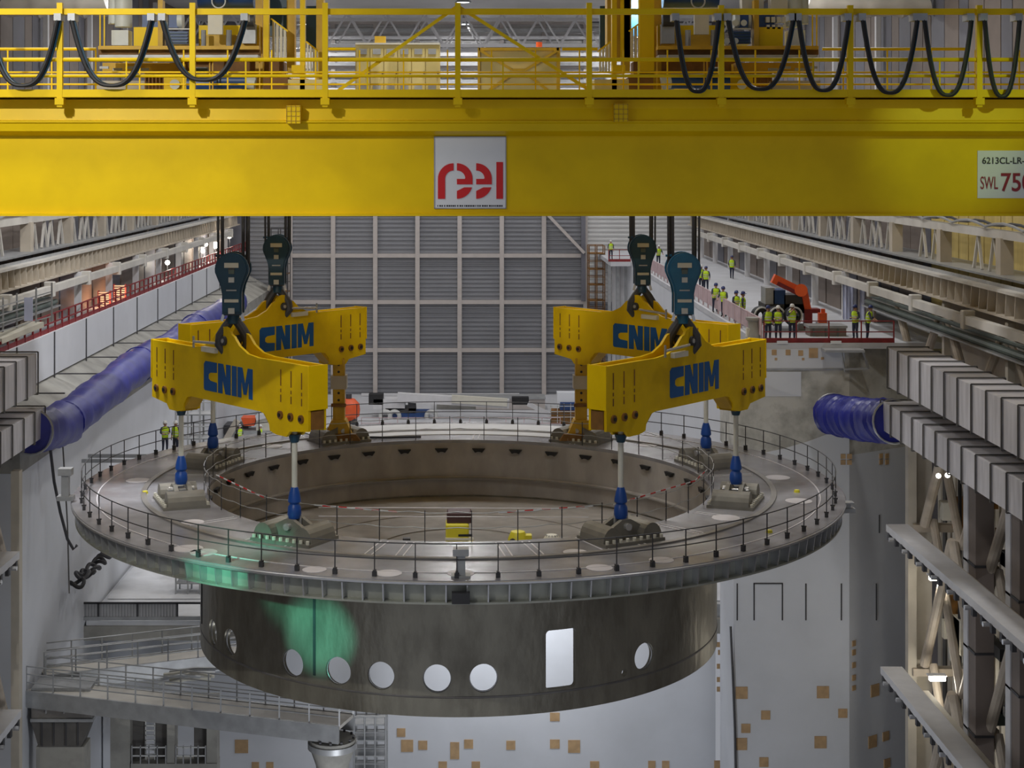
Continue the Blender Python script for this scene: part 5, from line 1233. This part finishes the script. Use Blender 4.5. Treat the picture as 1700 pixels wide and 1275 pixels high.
# ================================================================== lower left: pit edge, gangways, supports
ZW = 0.0
t = thing('pit_edge_fence', 'grey fence of mesh panels along the pit edge at lower left', 'fence', P(190,1028,84))
D_ = 84
for a, b in ((50,97),(100,162),(165,227),(230,293)):
    pnl = MB().pbox(a,b,1003,1024,D_,0.04).build('panel', M['galv'], t)
    k = a+4
    while k < b: MB().pbox(k,k+0.8,1003,1024,D_-0.03,0.02).build('bar', M['white'], pnl); k += 5
for px in (49,98,163,228,294,334): MB().pbox(px-1.5,px+1.5,1001,1030,D_-0.03,0.1).build('post', M['dark'], t)
MB().pbox(48,336,1000,1003,D_-0.03,0.1).build('top_rail', M['dark'], t); MB().pbox(48,336,1024,1030,D_-0.06,0.16).build('bottom_rail', M['galv'], t)
eb = struct(MB().box(X(48,D_),X(480,D_),CY+D_,YP,-1.0,-0.25).build('trim_3', M['concrete'], loc=P(200,1050,D_)))
struct(MB().box(-19.5,-8.0,CY+84.1,YP,-0.25,-0.0).build('floor_edge', M['wrap'], loc=(-14,21,0)))
for k in range(8):
    tag(sm().lathe([(0,0.12),(0.7,0.1),(1.2,0.0)],10,(-18.2+1.3*k+0.3*(k%2),27.5+2.2*(k%3),0.0)).build('floor_sheet', M['wrap'], wall_pit), 'x','x') if False else None
fs_ = MB(); n_ = 26
vv = []
for i in range(n_+1):
    for j in range(n_+1): vv.append((-19.3+9.5*i/n_, YP+0.2+9*j/n_, 0.03+0.10*abs(math.sin(i*1.3+j*0.5)*math.sin(j*1.1))))
sh = sm(); sh.add(vv, [(i*(n_+1)+j,(i+1)*(n_+1)+j,(i+1)*(n_+1)+j+1,i*(n_+1)+j+1) for i in range(n_) for j in range(n_)])
tag(sh.build('protective_sheet', M['wrap'], loc=(-14,28,0)), 'white lumpy protective sheet covering the floor at the left pit edge', 'sheet')
# hose and cable heap against the left wall
for k in range(7):
    random.seed(20+k); px_ = 128+9*k; c = P(px_, 965-7*k+random.uniform(-4,4), 19.2*F/(775-px_)); pts = []
    for i in range(20): pts.append(c+Vector((0.32*math.cos(2*math.pi*i/20), 0.45*math.sin(2*math.pi*i/20), 0.12*math.sin(4*math.pi*i/20+k)+0.05*k)))
    tag(sm().tube(pts, 0.1, 7, True).build('hose_coil', M['dark' if k%2 else 'black'], loc=c), f'coiled hose in the heap by the left wall, {["first","second","third","fourth","fifth","sixth","last"][k]} from the lamp', 'hose', 'hose coils by the left wall')
for px, l, pts in ((100,'long drooping hose',[(83,740),(90,800),(100,850),(112,895),(122,912),(128,905)]),(104,'thin straight cable',[(104,735),(108,800),(112,870),(115,985)])):
    d = 74 if 'hose' in l else 75; tag(sm().tube([P(a,b,d) for a, b in pts], 0.07 if 'hose' in l else 0.035, 7).build('wall_cable', M['dark' if 'hose' in l else 'ductbar'], loc=P(*pts[-1],d)), f'{l} hanging down the left white wall', 'cable')
t = thing('wall_lamp', 'bright slanted lamp low on the left white wall', 'lamp', P(78,975,80)); MB().bar(P(74,976,80),P(82,966,80),0.12,0.14).build('tube', M['lampglow'], t); MB().bar(P(72,978,80.1),P(74,976,80.1),0.1).build('bracket', M['dark'], t)
lamp('POINT','wall_lamp_light',P(80,980,79.4),60,(1,0.88,0.65),size=0.2)
# gangways
def gangway(label, a, b, w_, h=1.1, mk='galv'):
    t = thing('gangway', label, 'gangway', a); a = Vector(a); b = Vector(b); d = (b-a); L = d.length; d.normalize(); n_ = d.cross(Vector((0,0,1))).normalized()
    MB().bar(a-Vector((0,0,0.08)), b-Vector((0,0,0.08)), w_, 0.14).build('walk_surface', M['runp'], t)
    for s in (-1,1):
        MB().bar(a+n_*s*w_/2-Vector((0,0,0.35)), b+n_*s*w_/2-Vector((0,0,0.35)), 0.12, 0.75).build('side_beam', M['galv'], t)
        k = int(L/1.3)
        for i in range(k+1): MB().bar(a+d*(L*i/k)+n_*s*(w_/2-0.05), a+d*(L*i/k)+n_*s*(w_/2-0.05)+Vector((0,0,h)), 0.06).build('post', M[mk], t)
        for z in (0.38,0.75,1.1): sm().cyl(a+n_*s*(w_/2-0.05)+Vector((0,0,z)), b+n_*s*(w_/2-0.05)+Vector((0,0,z)), 0.03, 6).build('handrail', M[mk], t)
    return t
A_ = P(60,1128,73.8); B_ = P(575,1192,69.2); A_.z = B_.z = ZW
gangway('front grey gangway with railings running from the left wall to the round column', A_, B_, 1.7)
A2 = P(70,1114,75.8); B2 = P(420,1074,79.6); A2.z = B2.z = ZW
gangway('rear grey gangway branching off behind at lower left', A2, B2, 1.5)
# round support column with flared head
c = P(552,1205,69.3)
t = thing('support_column', 'round grey concrete column with flared head under the front gangway', 'column', (c.x,c.y,-20))
sm().lathe([(0.68,-20),(0.68,-2.2),(0.72,-1.9),(1.0,-1.1),(1.0,-0.8),(0,-0.8)],28,(c.x,c.y,0)).build('shaft', M['concrete'], t)
sm().lathe([(1.06,-1.2),(1.06,-0.95),(0.95,-0.95)],28,(c.x,c.y,0)).build('head_ring', M['galv'], t)
for k in range(12):
    a = 2*math.pi*k/12; MB().box(c.x+0.9*math.cos(a)-0.05,c.x+0.9*math.cos(a)+0.05,c.y+0.9*math.sin(a)-0.05,c.y+0.9*math.sin(a)+0.05,-0.95,-0.7).build('bolt', M['dark'], t)
# dark corbel hopper below the gangway corner
t = thing('corbel_hopper', 'dark grey tapering steel corbel under the gangway corner', 'corbel', P(100,1240,73))
D_ = 73
def taper(px0,px1,py0,px2,px3,py1,d,dep):
    m = MB(); q = [P(px0,py0,d),P(px1,py0,d),P(px3,py1,d),P(px2,py1,d)]; r_ = [v+Vector((0,dep,0)) for v in q]
    return m.add(q+r_,[(0,1,2,3),(7,6,5,4),(0,4,5,1),(1,5,6,2),(2,6,7,3),(3,7,4,0)])
taper(52,152,1160,52,152,1195,D_,1.4).build('upper_box', M['steel'], t); taper(50,152,1195,64,134,1240,D_+0.05,1.3).build('lower_taper', M['ductbar'], t); MB().pbox(50,154,1194,1199,D_-0.1,1.5).build('flange', M['galv'], t)
for k in range(4): MB().pbox(68+k*20,70+k*20,1199,1238,D_-0.02,0.06).build('rib', M['dark'], t)
for px in (76,106): MB().pbox(px-1,px+1,1163,1185,D_-0.06,0.06).build('hook_bar', M['bright'], t)
MB().pbox(52,150,1142,1160,D_-0.05,1.5).build('top_grille', M['galv'], t)
MB().pbox(60,140,1240,1300,D_+0.1,1.2).build('pedestal', M['concrete'], t)
# concrete frame with dark openings and ladders
t = thing('support_frame', 'grey concrete frame with dark bays and short railings at the bottom left', 'frame', P(270,1300,79))
D_ = 79
for a, b in ((183,216),(277,290),(343,360)): MB().pbox(a,b,1168,1320,D_,0.9).build('pier', M['concrete'], t)
MB().pbox(217,360,1268,1320,D_-0.1,1.0).build('sill', M['concrete'], t); MB().pbox(183,360,1160,1170,D_,0.9).build('lintel', M['concrete'], t)
for a, b in ((217,240),(258,277),(322,343)): MB().pbox(a,b,1170,1270,D_+0.6,0.2).build('dark_panel', M['ductbar'], t)
for a, b in ((219,275),(292,341)):
    for py in (1240,1254): MB().pbox(a,b,py,py+2,D_-0.1,0.06).build('rail', M['tape'], t)
    for k in range(5): MB().pbox(a+(b-a)*k/4-0.8,a+(b-a)*k/4+0.8,1238,1268,D_-0.1,0.06).build('rail_post', M['galv'], t)
for k in range(11): MB().pbox(241,257,1172+k*8,1174+k*8,D_+0.4,0.06).build('rung', M['tape'], t)
for px in (241,256): MB().pbox(px,px+1.5,1170,1268,D_+0.4,0.06).build('ladder_rail', M['tape'], t)
# heap of pipes on the rear gangway
for k in range(9):
    random.seed(50+k); a = P(262+random.uniform(0,20),1128+random.uniform(-14,10),74.5+0.1*k); b = a+Vector((random.uniform(1.6,2.6),random.uniform(-0.4,0.6),random.uniform(-0.15,0.15)))
    tag(sm().tube([a,a.lerp(b,0.5)+Vector((0,0,random.uniform(0,0.2))),b],0.07,7).build('loose_pipe', M['galv' if k%3 else 'pale'], loc=a), f'pale bent pipe in the heap between the two gangways, {["first","second","third","fourth","fifth","sixth","seventh","eighth","ninth"][k]} from the front', 'pipe', 'loose pipes between the gangways')
# red stair cage at the right rim of the cylinder
t = thing('red_stair_cage', 'small dark red cage platform on the pit wall right of the cylinder', 'cage', P(1205,1050,86))
MB().pbox(1188,1212,1003,1030,87.0,0.5).build('grey_box', M['galv'], t); MB().pbox(1188,1214,1028,1052,86.6,1.0).build('support', M['concrete'], t)
for px in (1209,1213): MB().bar(P(px,992,86),P(px+2,1052,86),0.07).build('red_upright', M['railred'], t)
for py in (995,1008,1022,1036): MB().bar(P(1208,py,86),P(1215,py,86),0.06).build('red_rung', M['railred'], t)
tag(MB().box(15.2,15.32,YB+8,YB+8.7,2.0,9.5).build('wall_pipe_cover', M['brown'], loc=(15.2,YB+8,2)), 'brown strip on the white wall below the front right beam', 'strip')
